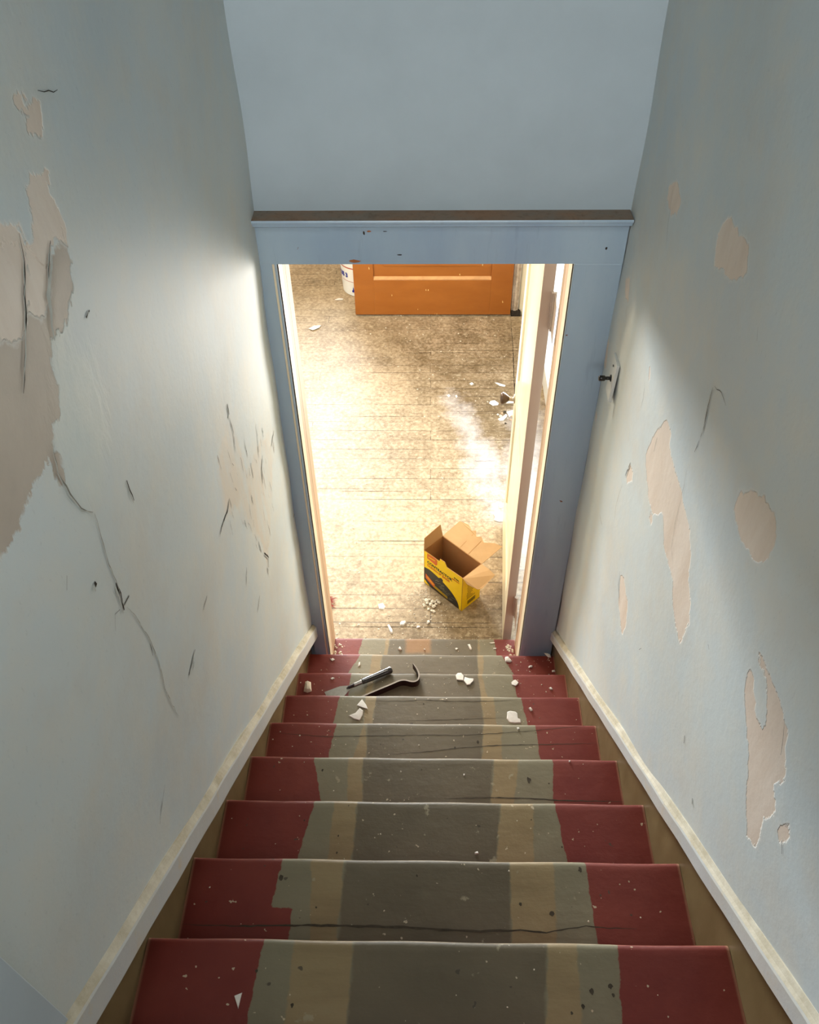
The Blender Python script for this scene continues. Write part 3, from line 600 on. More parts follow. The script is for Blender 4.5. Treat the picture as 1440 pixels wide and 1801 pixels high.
# skirt boards and their caps (sheared boxes following the pitch)
YT0, YT1 = -1.0, 2.066
def sweep(prof, y0, y1, mats, mi=None):
    """prof: (x, e) pairs, e is height above the nosing line"""
    n = len(prof); K = 60; V = []; F = []; Mi = []
    for i in range(K+1):
        y = y0+(y1-y0)*i/K
        V += [(x+.0006*math.sin(y*31+x*9), y, slope(y)+e+.0008*math.sin(y*23+e*40)) for x, e in prof]
    for i in range(K):
        for j in range(n): F.append((i*n+j, i*n+(j+1) % n, (i+1)*n+(j+1) % n, (i+1)*n+j)); Mi.append(mi[j] if mi else 0)
    F += [tuple(range(n)), tuple(K*n+j for j in range(n))[::-1]]; Mi += [0, 0]
    m = MB(); m.v, m.f, m.m = V, F, Mi; return m
for s, e1, e0, xw in ((-1, .178, .095, -.4775), (1, .150, .085, .4985)):
    m = sweep([(s*.503, -.36), (s*.503, e0+.05), (s*.5155, e0+.05), (s*.5155, -.36)], YT0, YT1, None)
    o = part(m, 'skirt_board', [M_skirt], st); fix_normals(o)
    xi = s*(abs(xw)-.014)
    prof = [(s*.5155, e1), (s*(abs(xw)-.003), e1), (s*(abs(xw)-.006), e1-.006), (s*(abs(xw)-.008), e1-.010), (s*(abs(xw)-.0125), e1-.016), (xi, e1-.022), (xi, e0+.004), (s*(abs(xw)-.010), e0), (s*.5155, e0)]
    m = sweep(prof, YT0, YT1-.012, None, [1, 1, 1, 1, 0, 0, 0, 0, 0])
    o = part(m, 'skirt_cap', [M_cap, M_capgroove], st); fix_normals(o)

t4 = struct(empty('trim_4', (-.475, .15, -1.0)))
m = MB(); m.prism([(-1.0, slope(-1.0)+.18), (.283, slope(.283)+.18), (.283, .9), (-1.0, .9)], -.4745, -.466, 0, lambda a, b, x: (x, a, b)); o = part(m, 'corner_board', [simple('pale_board_paint', (186, 198, 204), .5, .3, .04, 6)], t4, bevel=.002); fix_normals(o)

# ------------------------------------------------------------------ upper hall around the camera
YL = ny(NTOP)-RU
m = MB(); m.box((-.6, -3.0, nz(NTOP)-.2), (.6, YL+.16, nz(NTOP)+RI)); struct(m.build('floor_upper', [M_tanwood]))
m = MB(); m.box((-.62, -3.1, nz(NTOP)-.2), (.62, -3.0, 2.1)); struct(m.build('wall_back', [M_plain]))
m = MB(); m.box((-.62, -3.1, 2.1), (.62, 2.215, 2.2)); struct(m.build('ceiling', [M_plain]))

# ------------------------------------------------------------------ room beyond the door
XR = .70
xs = np.arange(-2.7, XR+.05, .05); ys = np.arange(2.06, 6.96, .05); V = [(x, y, FZ) for x in xs for y in ys]; k = len(ys)
F = [(i*k+j, (i+1)*k+j, (i+1)*k+j+1, i*k+j+1) for i in range(len(xs)-1) for j in range(k-1)]
m = MB(); m.v = V; m.f = F; m.m = [0]*len(F)
rnd = random.Random(5)
m.box((-2.7, 2.06, FZ-.1), (XR+.05, 6.96, FZ-.002), 0)
f3 = lambda x, y, h: (x, y, FZ+h)
vs, fs = strip([(.552, 5.04), (.545, 4.7), (.533, 4.45), (.52, 4.18), (.515, 3.6), (.51, 3.2)], .006, f3, rnd, jit=.001); m.add(vs, fs, 1)
for y in (4.85, 4.68, 4.52, 4.35, 4.2): vs, fs = strip([(.54, y), (.69, y+.004)], .004, f3, rnd, jit=.001); m.add(vs, fs, 1)
for x0, x1, y in ((-.45, .34, 2.38), (-.4, .1, 2.93), (.25, .37, 3.55), (-.5, -.1, 3.3), (-.2, .4, 4.62), (.1, .5, 4.0), (-.55, .0, 3.95)):
    vs, fs = strip([(x0, y), (x1, y+.002)], .003, f3, rnd, jit=.0008); m.add(vs, fs, 1)
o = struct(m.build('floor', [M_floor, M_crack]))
P = np.array(m.v)[:, :2]
worn = sdf(P, [[(-.35, 5.1), (.7, 5.1), (.7, 3.5), (.25, 3.5), (.05, 4.2), (-.3, 4.6)], [(-.2, 2.15), (.5, 2.15), (.5, 2.55), (.1, 2.62), (-.25, 2.45)]])  # far-right boards less dusty; shade by the threshold painted in as darker floor
fattr(o, 'd_worn_shade', np.clip(.5-worn*3, 0, 1))
fattr(o, 'd_daylight', -sdf(P, [[(.40, 2.2), (.69, 2.2), (.69, 4.1), (.5, 4.0), (.40, 3.3)], [(.10, 4.15), (.17, 4.2), (.42, 3.45), (.42, 3.05), (.3, 3.1), (.2, 3.6)]]))  # bright floor behind the door and daylight streak, both painted as pale colour

m = MB(); m.box((-2.8, 2.07, -3.4), (-2.7, 7.0, -.45)); struct(m.build('wall_room_left', [M_white]))
m = MB(); m.box((-2.8, 6.9, -3.4), (.9, 7.0, -.45)); struct(m.build('wall_room_far', [M_white]))
m = MB(); m.box((-2.8, 2.215, -.55), (.9, 7.0, -.45)); o = struct(m.build('ceiling_room', [M_white]))
wy0, wy1, wz0, wz1 = 2.5, 4.5, -3.05, -1.35
m = MB(); m.box((XR, YR, -3.4), (XR+.1, wy0, -.55)); m.box((XR, wy1, -3.4), (XR+.1, 6.9, -.55)); m.box((XR, wy0, -3.4), (XR+.1, wy1, wz0)); m.box((XR, wy0, wz1), (XR+.1, wy1, -.55))
m.box((.603, 5.11, FZ), (XR, 5.13, -.55)); struct(m.build('wall_room_right', [M_white]))
wi = struct(empty('window_1', (XR, 3.5, wz0)))
m = MB()
for a, b in (((XR-.01, wy0, wz0), (XR+.05, wy0+.06, wz1)), ((XR-.01, wy1-.06, wz0), (XR+.05, wy1, wz1)), ((XR-.01, wy0, wz0), (XR+.05, wy1, wz0+.07)), ((XR-.01, wy0, wz1-.06), (XR+.05, wy1, wz1)), ((XR, 3.47, wz0), (XR+.04, 3.53, wz1))): m.box(a, b)
part(m, 'window_frame', [M_white], wi)

# ------------------------------------------------------------------ open cream door (hinged on the right jamb)
dr = struct(empty('door_1', (.327, 2.28, -3.0), 0)); dr.rotation_euler = (0, 0, math.radians(-3.6))
def dpart(mb, name, mats, **k):
    o = mb.build(name, mats, None, **k); o.parent = dr; return o
DW, DT, zb, zt = .79, .036, -.135, 1.87      # local: y along the width, x thickness
m = MB(); st_ = .11
m.box((0, .0, zb), (DT, .0015, zt), 1)
m.box((0, .0015, zb), (DT, st_, zt), 0); m.box((0, DW-st_, zb), (DT, DW, zt), 0)
for a, b in ((zb, zb+.24), (.72, .84), (zt-.12, zt)): m.box((0, st_, a), (DT, DW-st_, b), 0)
for a, b in ((zb+.24, .72), (.84, zt-.12)):
    m.box((.007, st_, a), (DT-.007, DW-st_, b), 0)
    m.box((.003, st_+.012, a+.012), (DT-.003, st_+.018, b-.012), 0); m.box((.003, DW-st_-.018, a+.012), (DT-.003, DW-st_-.012, b-.012), 0)
dpart(m, 'door_panel', [M_doorface, M_dooredge], bevel=.0012)
m = MB(); kz, ky = .70, .735
Mx = Matrix.Translation((0, ky, kz)) @ Matrix.Rotation(-PI/2, 4, 'Y')
m.lathe([(.021, 0), (.021, .004), (.009, .007), (.008, .026), (.012, .030)], 24, Mx, 1)
m.lathe([(.010, .026), (.016, .034), (.024, .044), (.028, .054), (.026, .062), (.016, .066), (.004, .067)], 32, Mx, 0)
dpart(m, 'door_knob', [M_knob, M_brass], smooth=True)
for z0_, z1_ in ((-1.457, -1.331), (-2.915, -2.79)):
    m = MB(); m.box((.030, -.012, z0_+3.0), (.0375, .002, z1_+3.0), 0)
    m.lathe([(.0055, z0_+3.0-.004), (.0055, z1_+3.0+.004)], 16, Matrix.Translation((.041, -.014, 0)), 0)
    m.box((.040, -.09, z0_+3.0), (.0415, -.014, z1_+3.0), 0)
    for q in (.03, .06, .09): m.box((.0395, -.016, z0_+3.0+q), (.0465, -.012, z0_+3.0+q+.002), 1)
    dpart(m, 'hinge', [M_hinge, M_crack])

# ------------------------------------------------------------------ orange door standing open at the far side
od = struct(empty('door_2', (.012, 5.07, FZ)))
X0, X1, Z0, Z1 = -.52, .55, FZ+.012, -1.15
m = MB(); px0, px1, pz0 = -.385, .405, -2.875
m.box((X0, 5.066, Z0), (px0, 5.104, Z1)); m.box((px1, 5.066, Z0), (X1, 5.104, Z1)); m.box((px0, 5.066, Z0), (px1, 5.104, pz0)); m.box((px0, 5.066, -2.25), (px1, 5.104, -2.1)); m.box((px0, 5.066, Z1-.15), (px1, 5.104, Z1))
m.box((px0, 5.082, pz0), (px1, 5.09, -2.25)); m.box((px0, 5.082, -2.1), (px1, 5.09, Z1-.15))
m.box((px0+.07, 5.074, pz0+.10), (px1-.07, 5.082, -2.3))
part(m, 'door_panel', [M_orange], od, bevel=.001)
m = MB(); m.prism([(5.068, pz0), (5.0665, pz0+.006), (5.080, pz0+.022), (5.084, pz0+.022), (5.084, pz0)], px0, px1, 0, lambda a, b, x: (x, a, b))
o = part(m, 'panel_moulding', [M_orangeledge], od); o['label'] = 'dusty pale ledge of the lower panel'; fix_normals(o)
t2 = struct(empty('trim_2', (.58, 5.1, FZ)))
m = MB(); m.box((.556, 5.09, FZ+.03), (.603, 5.14, -.55)); m.box((.572, 5.083, FZ+.03), (.59, 5.09, -.6)); part(m, 'casing_board', [simple('peeling_white_casing', (214, 196, 172), .6, .3, .25, 26, c2=(150, 128, 104))], t2, bevel=.002)
m = MB(); m.box((.556, 5.06, FZ), (.62, 5.14, FZ+.03)); part(m, 'broken_block', [M_crack], t2)
t3 = struct(empty('trim_3', (.65, 5.06, FZ)))
m = MB(); m.prism([(.603, 5.118), (.699, 4.99), (.699, 5.02), (.61, 5.13)], FZ+.001, -.6); part(m, 'casing_board', [M_cream], t3)

# ------------------------------------------------------------------ light switch on the right wall
sw = tag(empty('light_switch', (.4985, 1.893, -1.372)), 'painted light switch plate with black toggle on the right wall beside the door casing', 'light switch')
m = MB(); m.box((-.014, -.036, -.058), (-.005, .036, .058)); o = m.build('switch_plate', [M_switch], sw, bevel=.0012)
o.rotation_euler = (math.radians(-4), math.radians(3), math.radians(-4))
m = MB(); Mx = Matrix.Translation((-.012, -.002, 0)) @ Matrix.Rotation(-PI/2, 4, 'Y')
m.lathe([(.010, 0), (.010, .004), (.005, .006), (.005, .018), (.008, .020), (.008, .034), (.006, .036)], 20, Mx); m.build('toggle', [M_toggle], sw, smooth=True)
m = MB(); m.box((-.009, -.020, -.036), (.0, .026, .042)); m.build('switch_box', [M_toggle], sw)
for q in (-.04, .04):
    m = MB(); m.lathe([(.0032, 0), (.0032, .0015)], 12, Matrix.Translation((-.0135, 0, q)) @ Matrix.Rotation(-PI/2, 4, 'Y')); m.build('screw', [M_toggle], sw)

# ------------------------------------------------------------------ text helper
def text_mesh(body, size, extr=.0003, spacing=1.0, bold=0.0):
    cu = bpy.data.curves.new('txt', 'FONT'); cu.body = body; cu.size = size; cu.extrude = extr; cu.align_x = 'LEFT'; cu.space_character = spacing; cu.offset = bold
    o = bpy.data.objects.new('txt', cu); COL.objects.link(o); bpy.context.view_layer.update()
    me = bpy.data.meshes.new_from_object(o.evaluated_get(bpy.context.evaluated_depsgraph_get()))
    bpy.data.objects.remove(o); bpy.data.curves.remove(cu)
    V = [tuple(v.co) for v in me.vertices]; Fc = [tuple(p.vertices) for p in me.polygons]; bpy.data.meshes.remove(me)
    return V, Fc

# ------------------------------------------------------------------ yellow cardboard box
BL, BD, BH = .252, .126, .238
bx = tag(empty('cardboard_box', (.146, 2.477, FZ), math.radians(180-45)), 'open yellow cardboard box of contractor clean-up bags on the floor beyond the door', 'box')
# local x runs from the front corner to the left corner, local y (negative) to the back-right
# corner B = origin; A = +x ; C = -y
def bp(m_, name, mats, **k): return m_.build(name, mats, bx, **k)
T_ = .003
m = MB()
m.box((0, -BD, 0), (BL, 0, T_), 1)
m.add([(0,0,0),(BL,0,0),(BL,0,BH-.006),(BL*.60,0,BH-.004),(BL*.585,0,BH+.016),(BL*.46,0,BH+.019),(BL*.42,0,BH+.002),(BL*.40,0,BH-.006),(BL*.2,0,BH-.003),(0,0,BH)], [tuple(range(10))], 0)
m.add([(0,-T_,0),(BL,-T_,0),(BL,-T_,BH-.006),(BL*.60,-T_,BH-.004),(BL*.585,-T_,BH+.016),(BL*.46,-T_,BH+.019),(BL*.42,-T_,BH+.002),(BL*.40,-T_,BH-.006),(BL*.2,-T_,BH-.003),(0,-T_,BH)], [tuple(range(10))[::-1]], 1)
m.add([(BL,0,BH-.006),(BL*.60,0,BH-.004),(BL*.585,0,BH+.016),(BL*.46,0,BH+.019),(BL*.42,0,BH+.002),(BL*.40,0,BH-.006),(BL*.2,0,BH-.003),(0,0,BH),
       (BL,-T_,BH-.006),(BL*.60,-T_,BH-.004),(BL*.585,-T_,BH+.016),(BL*.46,-T_,BH+.019),(BL*.42,-T_,BH+.002),(BL*.40,-T_,BH-.006),(BL*.2,-T_,BH-.003),(0,-T_,BH)], [(i, i+1, i+9, i+8) for i in range(7)], 1)
# right end (x=0), left end, back
for a, b, outer in (((0, -BD, 0), (T_, 0, BH), 0), ((BL-T_, -BD, 0), (BL, 0, BH), 0), ((0, -BD, 0), (BL, -BD+T_, BH), 0)):
    k0 = len(m.f); m.box(a, b, 1)
    idx = {(0, 0): 5, (1, 0): 3, (2, 0): 2}
m.add([(-.0004, -BD, 0), (-.0004, 0, 0), (-.0004, 0, BH), (-.0004, -BD, BH)], [(0, 3, 2, 1)], 0)
m.add([(BL+.0004, -BD, 0), (BL+.0004, 0, 0), (BL+.0004, 0, BH), (BL+.0004, -BD, BH)], [(0, 1, 2, 3)], 0)
m.add([(0, -BD-.0004, 0), (BL, -BD-.0004, 0), (BL, -BD-.0004, BH), (0, -BD-.0004, BH)], [(0, 1, 2, 3)], 0)
bp(m, 'carton', [M_yellow, M_cardin])
def flap(pts, lab=None, mats=None, folds=()):
    """pts: local 3D outline, built 2.5 mm thick"""
    P = [Vector(p) for p in pts]; nrm = (P[1]-P[0]).cross(P[2]-P[1]).normalized()*.0012
    m = MB(); n = len(P)
    m.add([p+nrm for p in P]+[p-nrm for p in P], [tuple(range(n)), tuple(range(n, 2*n))[::-1]]+[(i, n+i, n+(i+1) % n, (i+1) % n) for i in range(n)])
    for a, b in folds:
        a, b = Vector(a), Vector(b); d = (b-a).cross(nrm).normalized()*.0012
        for s_ in (1, -1): m.add([a+d+nrm*1.3*s_, a-d+nrm*1.3*s_, b-d+nrm*1.3*s_, b+d+nrm*1.3*s_], [(0, 1, 2, 3)], 1)
    o = bp(m, 'flap', mats or [M_card, M_cardin]); return o
# left end flap standing up and leaning out a little
flap([(BL, 0, BH-.006), (BL, -BD, BH), (BL+.012, -BD+.006, BH+.075), (BL+.010, -.012, BH+.062)])
# right end flap folded out, slightly drooping
flap([(0, -BD, BH), (0, 0, BH), (-.030, .004, BH-.012), (-.082, -.012, BH-.018), (-.092, -.03, BH-.016), (-.086, -BD+.004, BH-.004), (-.05, -BD, BH)])
# long back flap folded back, with a torn far edge
Bk = lambda x, d, z=0: (x, -BD-d, BH+z)
flap([Bk(0, 0), Bk(BL, 0), Bk(BL-.002, .115, .02), Bk(BL*.80, .125, .022), Bk(BL*.72, .118, .02), Bk(BL*.66, .108, .02), Bk(BL*.60, .124, .02), Bk(BL*.50, .098, .016), Bk(BL*.42, .112, .02), Bk(BL*.30, .095, .016), Bk(BL*.14, .125, .02), Bk(-.006, .135, .022)][::-1],
     folds=[(Bk(BL*.34, .004, .001), Bk(BL*.36, .095, .016)), (Bk(BL*.56, .004, .001), Bk(BL*.58, .098, .016))])
# printing on the long front face (local y = 0, reading from x = BL down to 0)
def front(u, v, h=.0006): return (BL-u, h, v)        # u from left edge, v up
m = MB()
ra = [(BL*.0+.001, .10), (.0, .004)]
arc = [(.002, .004)]+[(.002, .118)]+[(.03+0*i, .118) for i in range(0)]
tyre = [(.002, .030), (.002, .117)]+[(.01+.225*math.sin(a), .010+.115*math.cos(a)) for a in [i*PI/2/14 for i in range(1, 14)]]+[(.237, .004), (.04, .004)]
m.add([front(u, v) for u, v in tyre], [tuple(range(len(tyre)))], 0)
rnd = random.Random(12)
for i in range(20):
    a = .45+i*.052; r0 = rnd.uniform(.55, .85); r1 = r0+rnd.uniform(.08, .2)
    p = [(.01+.222*math.sin(a)*r, .010+.112*math.cos(a)*r) for r in (r0, r1)]; q = [(.01+.222*math.sin(a+.012)*r, .010+.112*math.cos(a+.012)*r) for r in (r1, r0)]
    m.add([front(u, v, .0011) for u, v in p+q], [(0, 1, 2, 3)], 1)
m.add([front(u, v, .0010) for u, v in [(.10, .108), (.125, .104), (.128, .122), (.115, .128), (.102, .120)]], [(0, 1, 2, 3, 4)], 0)
m.add([front(u, v, .0011) for u, v in [(.012, .045), (.075, .018), (.075, .048), (.012, .078)]], [(0, 1, 2, 3)], 2)
m.add([front(u, v, .0011) for u, v in [(.07, .020), (.16, .012), (.16, .028), (.07, .040)]], [(0, 1, 2, 3)], 3)
m.add([front(u, v, .0013) for u, v in [(.022, .058), (.066, .036), (.066, .041), (.022, .063)]], [(0, 1, 2, 3)], 4)
o = bp(m, 'printed_picture', [M_black, M_greyp, M_orangep, M_oliv, M_yellow]); o['label'] = 'dark rounded picture printed low on the yellow front'
m = MB()
lg = [(.022, .196), (.022, .228), (.078, .236), (.088, .226), (.088, .200), (.080, .190)]
m.add([front(u, v, .0010) for u, v in lg], [tuple(range(6))], 1)
m.add([front(u, v, .0014) for u, v in [(.03, .208), (.074, .214), (.074, .220), (.03, .214)]], [(0, 1, 2, 3)], 2)
def put(body, size, u, v, mat, h=.0010, sx=1.0, bold=.0004):
    V_, F_ = text_mesh(body, size, .0002, 1.0, bold)
    m.add([front(u+x*sx, v+y, h+z) for x, y, z in V_], F_, mat)
put('CONTRACTOR', .0235, .022, .163, 0, sx=1.0, bold=.0006)
put('CLEAN-UP BAGS', .0205, .022, .142, 1, sx=.98)
put('42 GAL', .012, .196, .196, 0, sx=.9)
put('EXTRA HEAVY', .009, .185, .182, 1, sx=.8)
o = bp(m, 'printed_lettering', [M_black, M_orangep, M_yellow]); o['label'] = 'black CONTRACTOR lettering below an orange block'
m = MB()
rnd = random.Random(2)
for i in range(13):                       # rows of small print on the right end
    v = .215-i*.0125; u0 = .03+rnd.uniform(0, .006); u1 = u0+rnd.uniform(.03, .06)
    m.add([(-.0012, -u0, v), (-.0012, -u1, v), (-.0012, -u1, v-.006), (-.0012, -u0, v-.006)], [(0, 3, 2, 1)], 0)
for i in range(10): m.add([(-.0012, -.04-i*.0055, .045), (-.0012, -.043-i*.0055, .045), (-.0012, -.043-i*.0055, .018), (-.0012, -.04-i*.0055, .018)], [(0, 3, 2, 1)], 1)
bp(m, 'printed_small_text', [M_oliv, M_black])

# ------------------------------------------------------------------ joint compound bucket behind the orange door
bk = tag(empty('plastic_bucket', (-.50, 5.45, FZ)), 'white plastic bucket with blue print half hidden behind the orange door', 'bucket')
m = MB(); m.lathe([(.128, 0), (.135, .006), (.148, .30), (.148, .305), (.156, .307), (.156, .325), (.150, .327), (.150, .345), (.156, .347), (.156, .365), (.150, .368)], 48)
m.build('bucket_body', [M_bucket], bk, smooth=True).modifiers.new('es', 'EDGE_SPLIT').split_angle = .6
def cyl(a, z, off=.0012):
    r = .1355+.0425*(z/1.0)+off; return (r*math.cos(a), r*math.sin(a), z)
m = MB()
def ring(z0, z1, a0, a1, mat, n=40):
    vs = []; 
    for i in range(n+1):
        a = a0+(a1-a0)*i/n; vs += [cyl(a, z0), cyl(a, z1)]
    m.add(vs, [(2*i, 2*i+2, 2*i+3, 2*i+1) for i in range(n)], mat)
ring(.218, .226, PI, 2*PI, 1); ring(.115, .118, PI*1.15, 2*PI, 1)
ring(.105, .108, PI*1.1, 2*PI, 0, 40) if False else None
V_, F_ = text_mesh('PLUS 3', .046, .0003, 1.0, .002)
m.add([cyl(PI*1.0+x/.145, .145+y, .0016+z) for x, y, z in V_], F_, 0)
for i in range(7):
    a = PI*1.36+i*.05; h = (.02, .045, .03, .055, .035, .05, .03)[i]
    m.add([cyl(a, .035, .0018), cyl(a+.055, .035, .0018), cyl(a+.05, .035+h*.7, .0018), cyl(a+.02, .035+h, .0018), cyl(a-.005, .035+h*.5, .0018)], [(0, 1, 2, 3, 4)], 0)
m.build('bucket_print', [M_bblue, M_bred], bk)
m = MB(); m.lathe([(.158, .366), (.158, .378), (.03, .380)], 40); m.build('lid', [M_bucket], bk)

# ------------------------------------------------------------------ red-bristled brush by the left jamb
rb = tag(empty('scrub_brush', (-.535, 2.52, FZ), 0), 'red bristles of a brush poking out behind the left door jamb', 'brush')
m = MB(); m.box((-.13, -.025, .012), (.045, .03, .03)); m.build('brush_block', [M_tanwood], rb, bevel=.006)
m = MB(); rnd = random.Random(8)
for i in range(90):
    x0, y0_ = rnd.uniform(.0, .05), rnd.uniform(-.03, .03); a = rnd.uniform(-1.3, .5); L = rnd.uniform(.02, .045); z0_ = rnd.uniform(.006, .02); z1_ = rnd.uniform(.001, .02)
    d = Vector((math.cos(a), math.sin(a), 0))*L; p = Vector((x0, y0_, z0_)); q = p+d; q.z = z1_; s_ = Vector((-d.y, d.x, 0)).normalized()*.0014; u = Vector((0, 0, .0014))
    m.add([p-s_, p+s_, p+u, q-s_*.4, q+s_*.4, q+u*.4], [(0, 2, 1), (3, 4, 5), (0, 1, 4, 3), (1, 2, 5, 4), (2, 0, 3, 5)])
m.build('bristles', [M_redbr], rb)

# ------------------------------------------------------------------ tools on the third tread
z3 = nz(3)
A_, B_ = Vector((-.262, 1.742, z3+.0135)), Vector((-.150, 1.800, z3+.0155))
ax = (B_-A_).normalized(); ang = math.atan2(ax.y, ax.x)
pk = tag(empty('putty_knife', (A_.x, A_.y, z3), ang), 'putty knife with fluted smoky handle and steel blade on a tread beside the pry bar', 'putty knife')
# local x along the handle (butt at +), blade to -x
rotx = Matrix.Translation((0, 0, .0145)) @ Matrix.Rotation(PI/2, 4, 'Y')
m = MB(); HL = (B_-A_).length; n = 40
prof = [(.0085, 0), (.0105, .006), (.0115, .02), (.0125, HL-.03), (.0138, HL-.018), (.0138, HL-.004), (.011, HL), (.004, HL+.001)]
vs = []
for r, z in prof:
    for i in range(n):
        a = 2*PI*i/n; rr = r*(1-.14*(.5+.5*math.cos(a*8))*(1 if .01 < z < HL-.02 else 0)); vs.append(rotx @ Vector((rr*math.cos(a), rr*math.sin(a), z)))
m.add(vs, [(j*n+i, j*n+(i+1) % n, (j+1)*n+(i+1) % n, (j+1)*n+i) for j in range(len(prof)-1) for i in range(n)]+[tuple(range(n))[::-1], tuple(range(7*n, 8*n))])
o = m.build('handle', [M_handle], pk, smooth=False)
m = MB(); m.lathe([(.0075, -.03), (.0085, -.026), (.0082, -.004), (.0095, .0), (.0095, .006)], 24, rotx); m.build('ferrule', [M_steel], pk, smooth=True)
m = MB(); m.lathe([(.0055, -.052), (.0075, -.030)], 24, rotx)
m.box((-.058, -.0015, .006), (-.035, .0015, .018)); m.build('tang', [M_darkiron], pk)
m = MB()
bl = [(-.046, -.008), (-.046, .008), (-.075, .022), (-.135, .030), (-.135, -.030), (-.075, -.022)]
zf = lambda x: .0135+(x+.046)*.13
vs = [(x, y, zf(x)+.0006) for x, y in bl]+[(x, y, zf(x)-.0006) for x, y in bl]
m.add(vs, [tuple(range(6)), tuple(range(6, 12))[::-1]]+[(i, 6+i, 6+(i+1) % 6, (i+1) % 6) for i in range(6)]); o = m.build('blade', [M_steel], pk); fix_normals(o)

pp = D['pry']
d0 = Vector((pp[1][0]-pp[0][0], pp[1][1]-pp[0][1])).normalized()
pp = [[pp[0][0]-d0.x*.10, pp[0][1]-d0.y*.10]]+pp
# Chaikin smoothing
for _ in range(2):
    q = [pp[0]]
    for a, b in zip(pp[:-1], pp[1:]): q += [[a[0]*.75+b[0]*.25, a[1]*.75+b[1]*.25], [a[0]*.25+b[0]*.75, a[1]*.25+b[1]*.75]]
    pp = q+[pp[-1]]
n = len(pp); Ls = [0]
for a, b in zip(pp[:-1], pp[1:]): Ls.append(Ls[-1]+math.dist(a, b))
vs = []
for i, (x, y) in enumerate(pp):
    a = pp[max(i-1, 0)]; b = pp[min(i+1, n-1)]; t = Vector((b[0]-a[0], b[1]-a[1], 0)).normalized(); nn = Vector((-t.y, t.x, 0))
    rem = Ls[-1]-Ls[i]; th = .0028 if rem > .03 else .0008+.002*rem/.03; hw = .0165
    for s_, zz in ((-1, 0), (1, 0), (1, 2*hw), (-1, 2*hw)): vs.append((x+nn.x*s_*th, y+nn.y*s_*th, z3+.0008+zz+.0*rem))
fs = [(i*4+j, i*4+(j+1) % 4, (i+1)*4+(j+1) % 4, (i+1)*4+j) for i in range(n-1) for j in range(4)]+[(3, 2, 1, 0), tuple(4*(n-1)+j for j in range(4))]
m = MB(); m.v = vs; m.f = fs; m.m = [1 if (j % 4 == 2) else 0 for j in range(4*(n-1))]+[0, 0]
o = m.build('pry_bar', [M_darkiron, M_bright], None); fix_normals(o)
tag(o, 'dark flat pry bar with hooked claw lying on edge beside the putty knife', 'pry bar')

# ------------------------------------------------------------------ paint and plaster chips
for i, (n, poly, th, lab) in enumerate(D['chips']):
    rnd = random.Random(100+i); z = (FZ if n == 0 else nz(n))+.0004; cx = sum(p[0] for p in poly)/len(poly); cy = sum(p[1] for p in poly)/len(poly)
    k = len(poly); top = []; bot = []
    tx, ty = rnd.uniform(-.08, .08), rnd.uniform(-.08, .08); ext = max(math.dist(p, (cx, cy)) for p in poly)
    lift = ext*(abs(tx)+abs(ty))
    sh = .9 if th < .004 else .72
    for x, y in poly:
        zz = z+lift+(x-cx)*tx+(y-cy)*ty
        bot.append((x-cx, y-cy, zz-z)); top.append(((x-cx)*sh, (y-cy)*sh, zz-z+th*rnd.uniform(.7, 1.1)))
    mid = (0, 0, lift+th*1.15)
    m = MB(); m.add(bot+top+[mid], [tuple(range(k))[::-1]]+[(a, (a+1) % k, k+(a+1) % k, k+a) for a in range(k)]+[(k+a, k+(a+1) % k, 2*k) for a in range(k)])
    kind = 'plaster_chip' if th >= .004 else 'paint_flake'
    o = m.build(kind, [M_plaster if th > .01 else M_chip]); fix_normals(o); o.location = (cx, cy, z)
    tag(o, lab, 'plaster chip' if th >= .004 else 'paint flake')
def rock(name, x, y, z, r, seed, mat):
    rnd = random.Random(seed); bm = bmesh.new(); bmesh.ops.create_icosphere(bm, subdivisions=1, radius=r)
    for v in bm.verts: v.co = Vector((v.co.x*rnd.uniform(.7, 1.3), v.co.y*rnd.uniform(.7, 1.3), max(v.co.z, -.35*r)*rnd.uniform(.45, .8)))
    zm = min(v.co.z for v in bm.verts)
    for v in bm.verts: v.co.z -= zm
    me = bpy.data.meshes.new(name); bm.to_mesh(me); bm.free(); me.materials.append(mat)
    o = bpy.data.objects.new(name, me); COL.objects.link(o); o.location = (x, y, z); o.rotation_euler = (0, 0, rnd.uniform(0, 6)); return o
for i, (x, y) in enumerate(D['pile']):
    o = rock('plaster_lump', x, y, FZ+.0005, random.Random(i).uniform(.006, .013), i, M_plaster)
    tag(o, 'crumbly cream plaster lump in the small rubble heap in front of the yellow box', 'plaster lump', 'rubble heap in front of the box')
for i, (x, y) in enumerate(D['clump']):
    o = rock('debris_crumb', x, y, FZ+.0005, random.Random(i+40).uniform(.006, .012), i+50, [M_plaster, M_tanwood, M_dent][i % 3])
    tag(o, 'mixed crumb in the debris clump at the foot of the open door, under the knob', 'debris crumb', 'debris clump beside the open door')
def crumbs(name, spots, mat, label):
    m = MB(); rnd = random.Random(77)
    for x, y, z, r in spots:
        a0 = rnd.uniform(0, 6); q = [(x+r*rnd.uniform(.5, 1.3)*math.cos(a0+t), y+r*rnd.uniform(.5, 1.3)*math.sin(a0+t), z) for t in (0, 1.3, 2.5, 3.8, 5)]
        m.add(q+[(x, y, z+r*.7)], [(i, (i+1) % 5, 5) for i in range(5)]+[(4, 3, 2, 1, 0)])
    o = m.build(name, [mat]); tag(o, label, 'crumbs', kind='stuff')
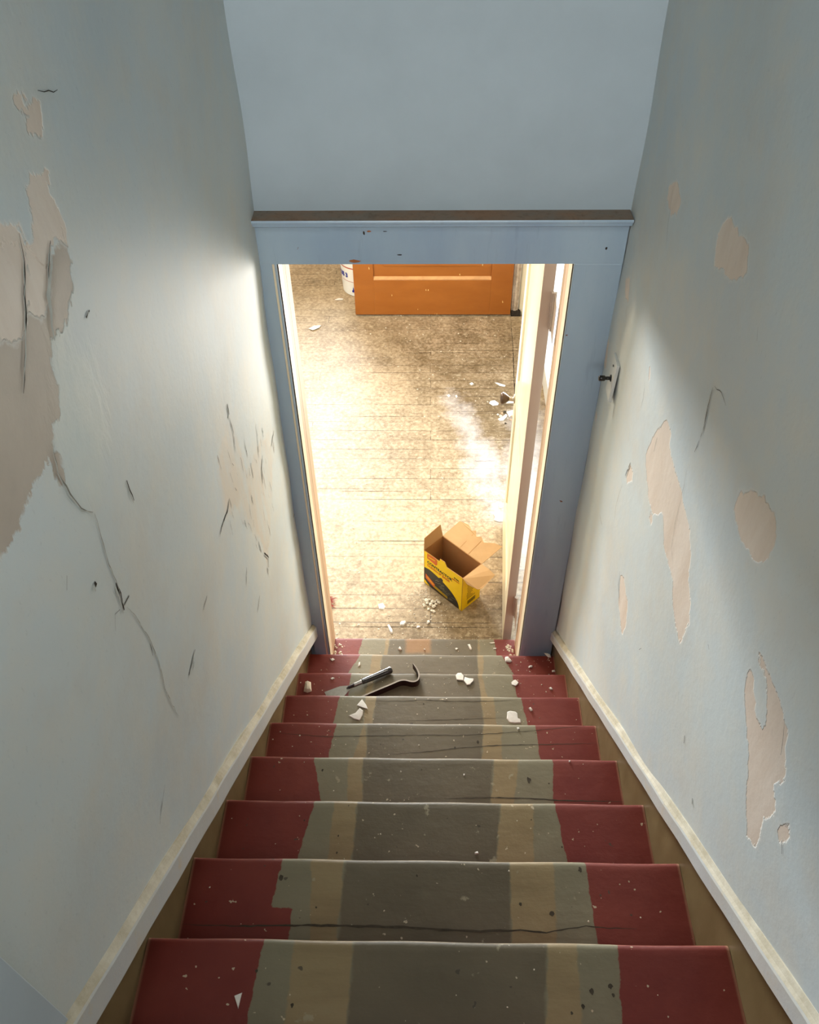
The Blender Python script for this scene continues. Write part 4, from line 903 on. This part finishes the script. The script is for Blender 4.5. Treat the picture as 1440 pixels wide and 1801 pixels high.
rnd = random.Random(21); S = []
for n, cnt in ((1, 80), (2, 110), (3, 70), (4, 45), (5, 35), (6, 12), (7, 8), (8, 8), (9, 4)):
    for _ in range(cnt):
        x = rnd.uniform(-.49, .49)
        if n == 2 and rnd.random() < .5: x = rnd.uniform(.25, .49)
        if n == 1: x = rnd.uniform(-.41, .36)
        y = rnd.uniform(ny(n)-.19, ny(n)-.013) if n > 1 else rnd.uniform(2.06, 2.215)
        S.append((x, y, nz(n)+.0004, rnd.choice((.0010, .0014, .0018, .0026))))
for cx, cy, cnt, sp, n in (((D['chips'][18][1][0][0]), D['chips'][18][1][0][1], 0, .01, 3),):
    pass
crumbs('stair_crumbs', S, M_plaster, 'fine plaster crumbs scattered over the painted stair treads')
S = []
for _ in range(480):
    x, y = rnd.uniform(-.6, .5), 2.25+3.6*rnd.random()**1.2
    if (x > .30 and y < 3.1) or (-.06 < x < .26 and 2.46 < y < 2.78) or (x < -.33 and y > 5.28): continue
    S.append((x, y, FZ+.0004, rnd.choice((.002, .003, .004, .006))))
for _ in range(260): S.append((rnd.gauss(-.06, .12), abs(rnd.gauss(0, .14))+2.26, FZ+.0004, rnd.choice((.0015, .0025, .004))))
for _ in range(90): S.append((rnd.gauss(-.05, .03), rnd.gauss(2.57, .035), FZ+.0004, rnd.choice((.002, .003, .004))))
S = [q for q in S if not (-.06 < q[0] < .26 and 2.46 < q[1] < 2.78 and q[0]+q[1] > 2.61)]
crumbs('floor_crumbs', S, M_plaster, 'fine plaster and paint crumbs scattered over the dusty board floor')
# broken plaster at the feet of the jambs
for s, x, lab in ((-1, OL+.012, 'broken cream plaster bits at the foot of the left door jamb'), (1, OR-.016, 'broken cream plaster bits at the foot of the right door jamb')):
    S = [(x+rnd.uniform(-.012, .022)*(-s if s < 0 else 1)*(-1 if s > 0 else 1), rnd.uniform(2.07, 2.20), nz(1)+.0004, rnd.uniform(.003, .009)) for _ in range(34)]
    crumbs('jamb_rubble', S, M_plaster, lab)
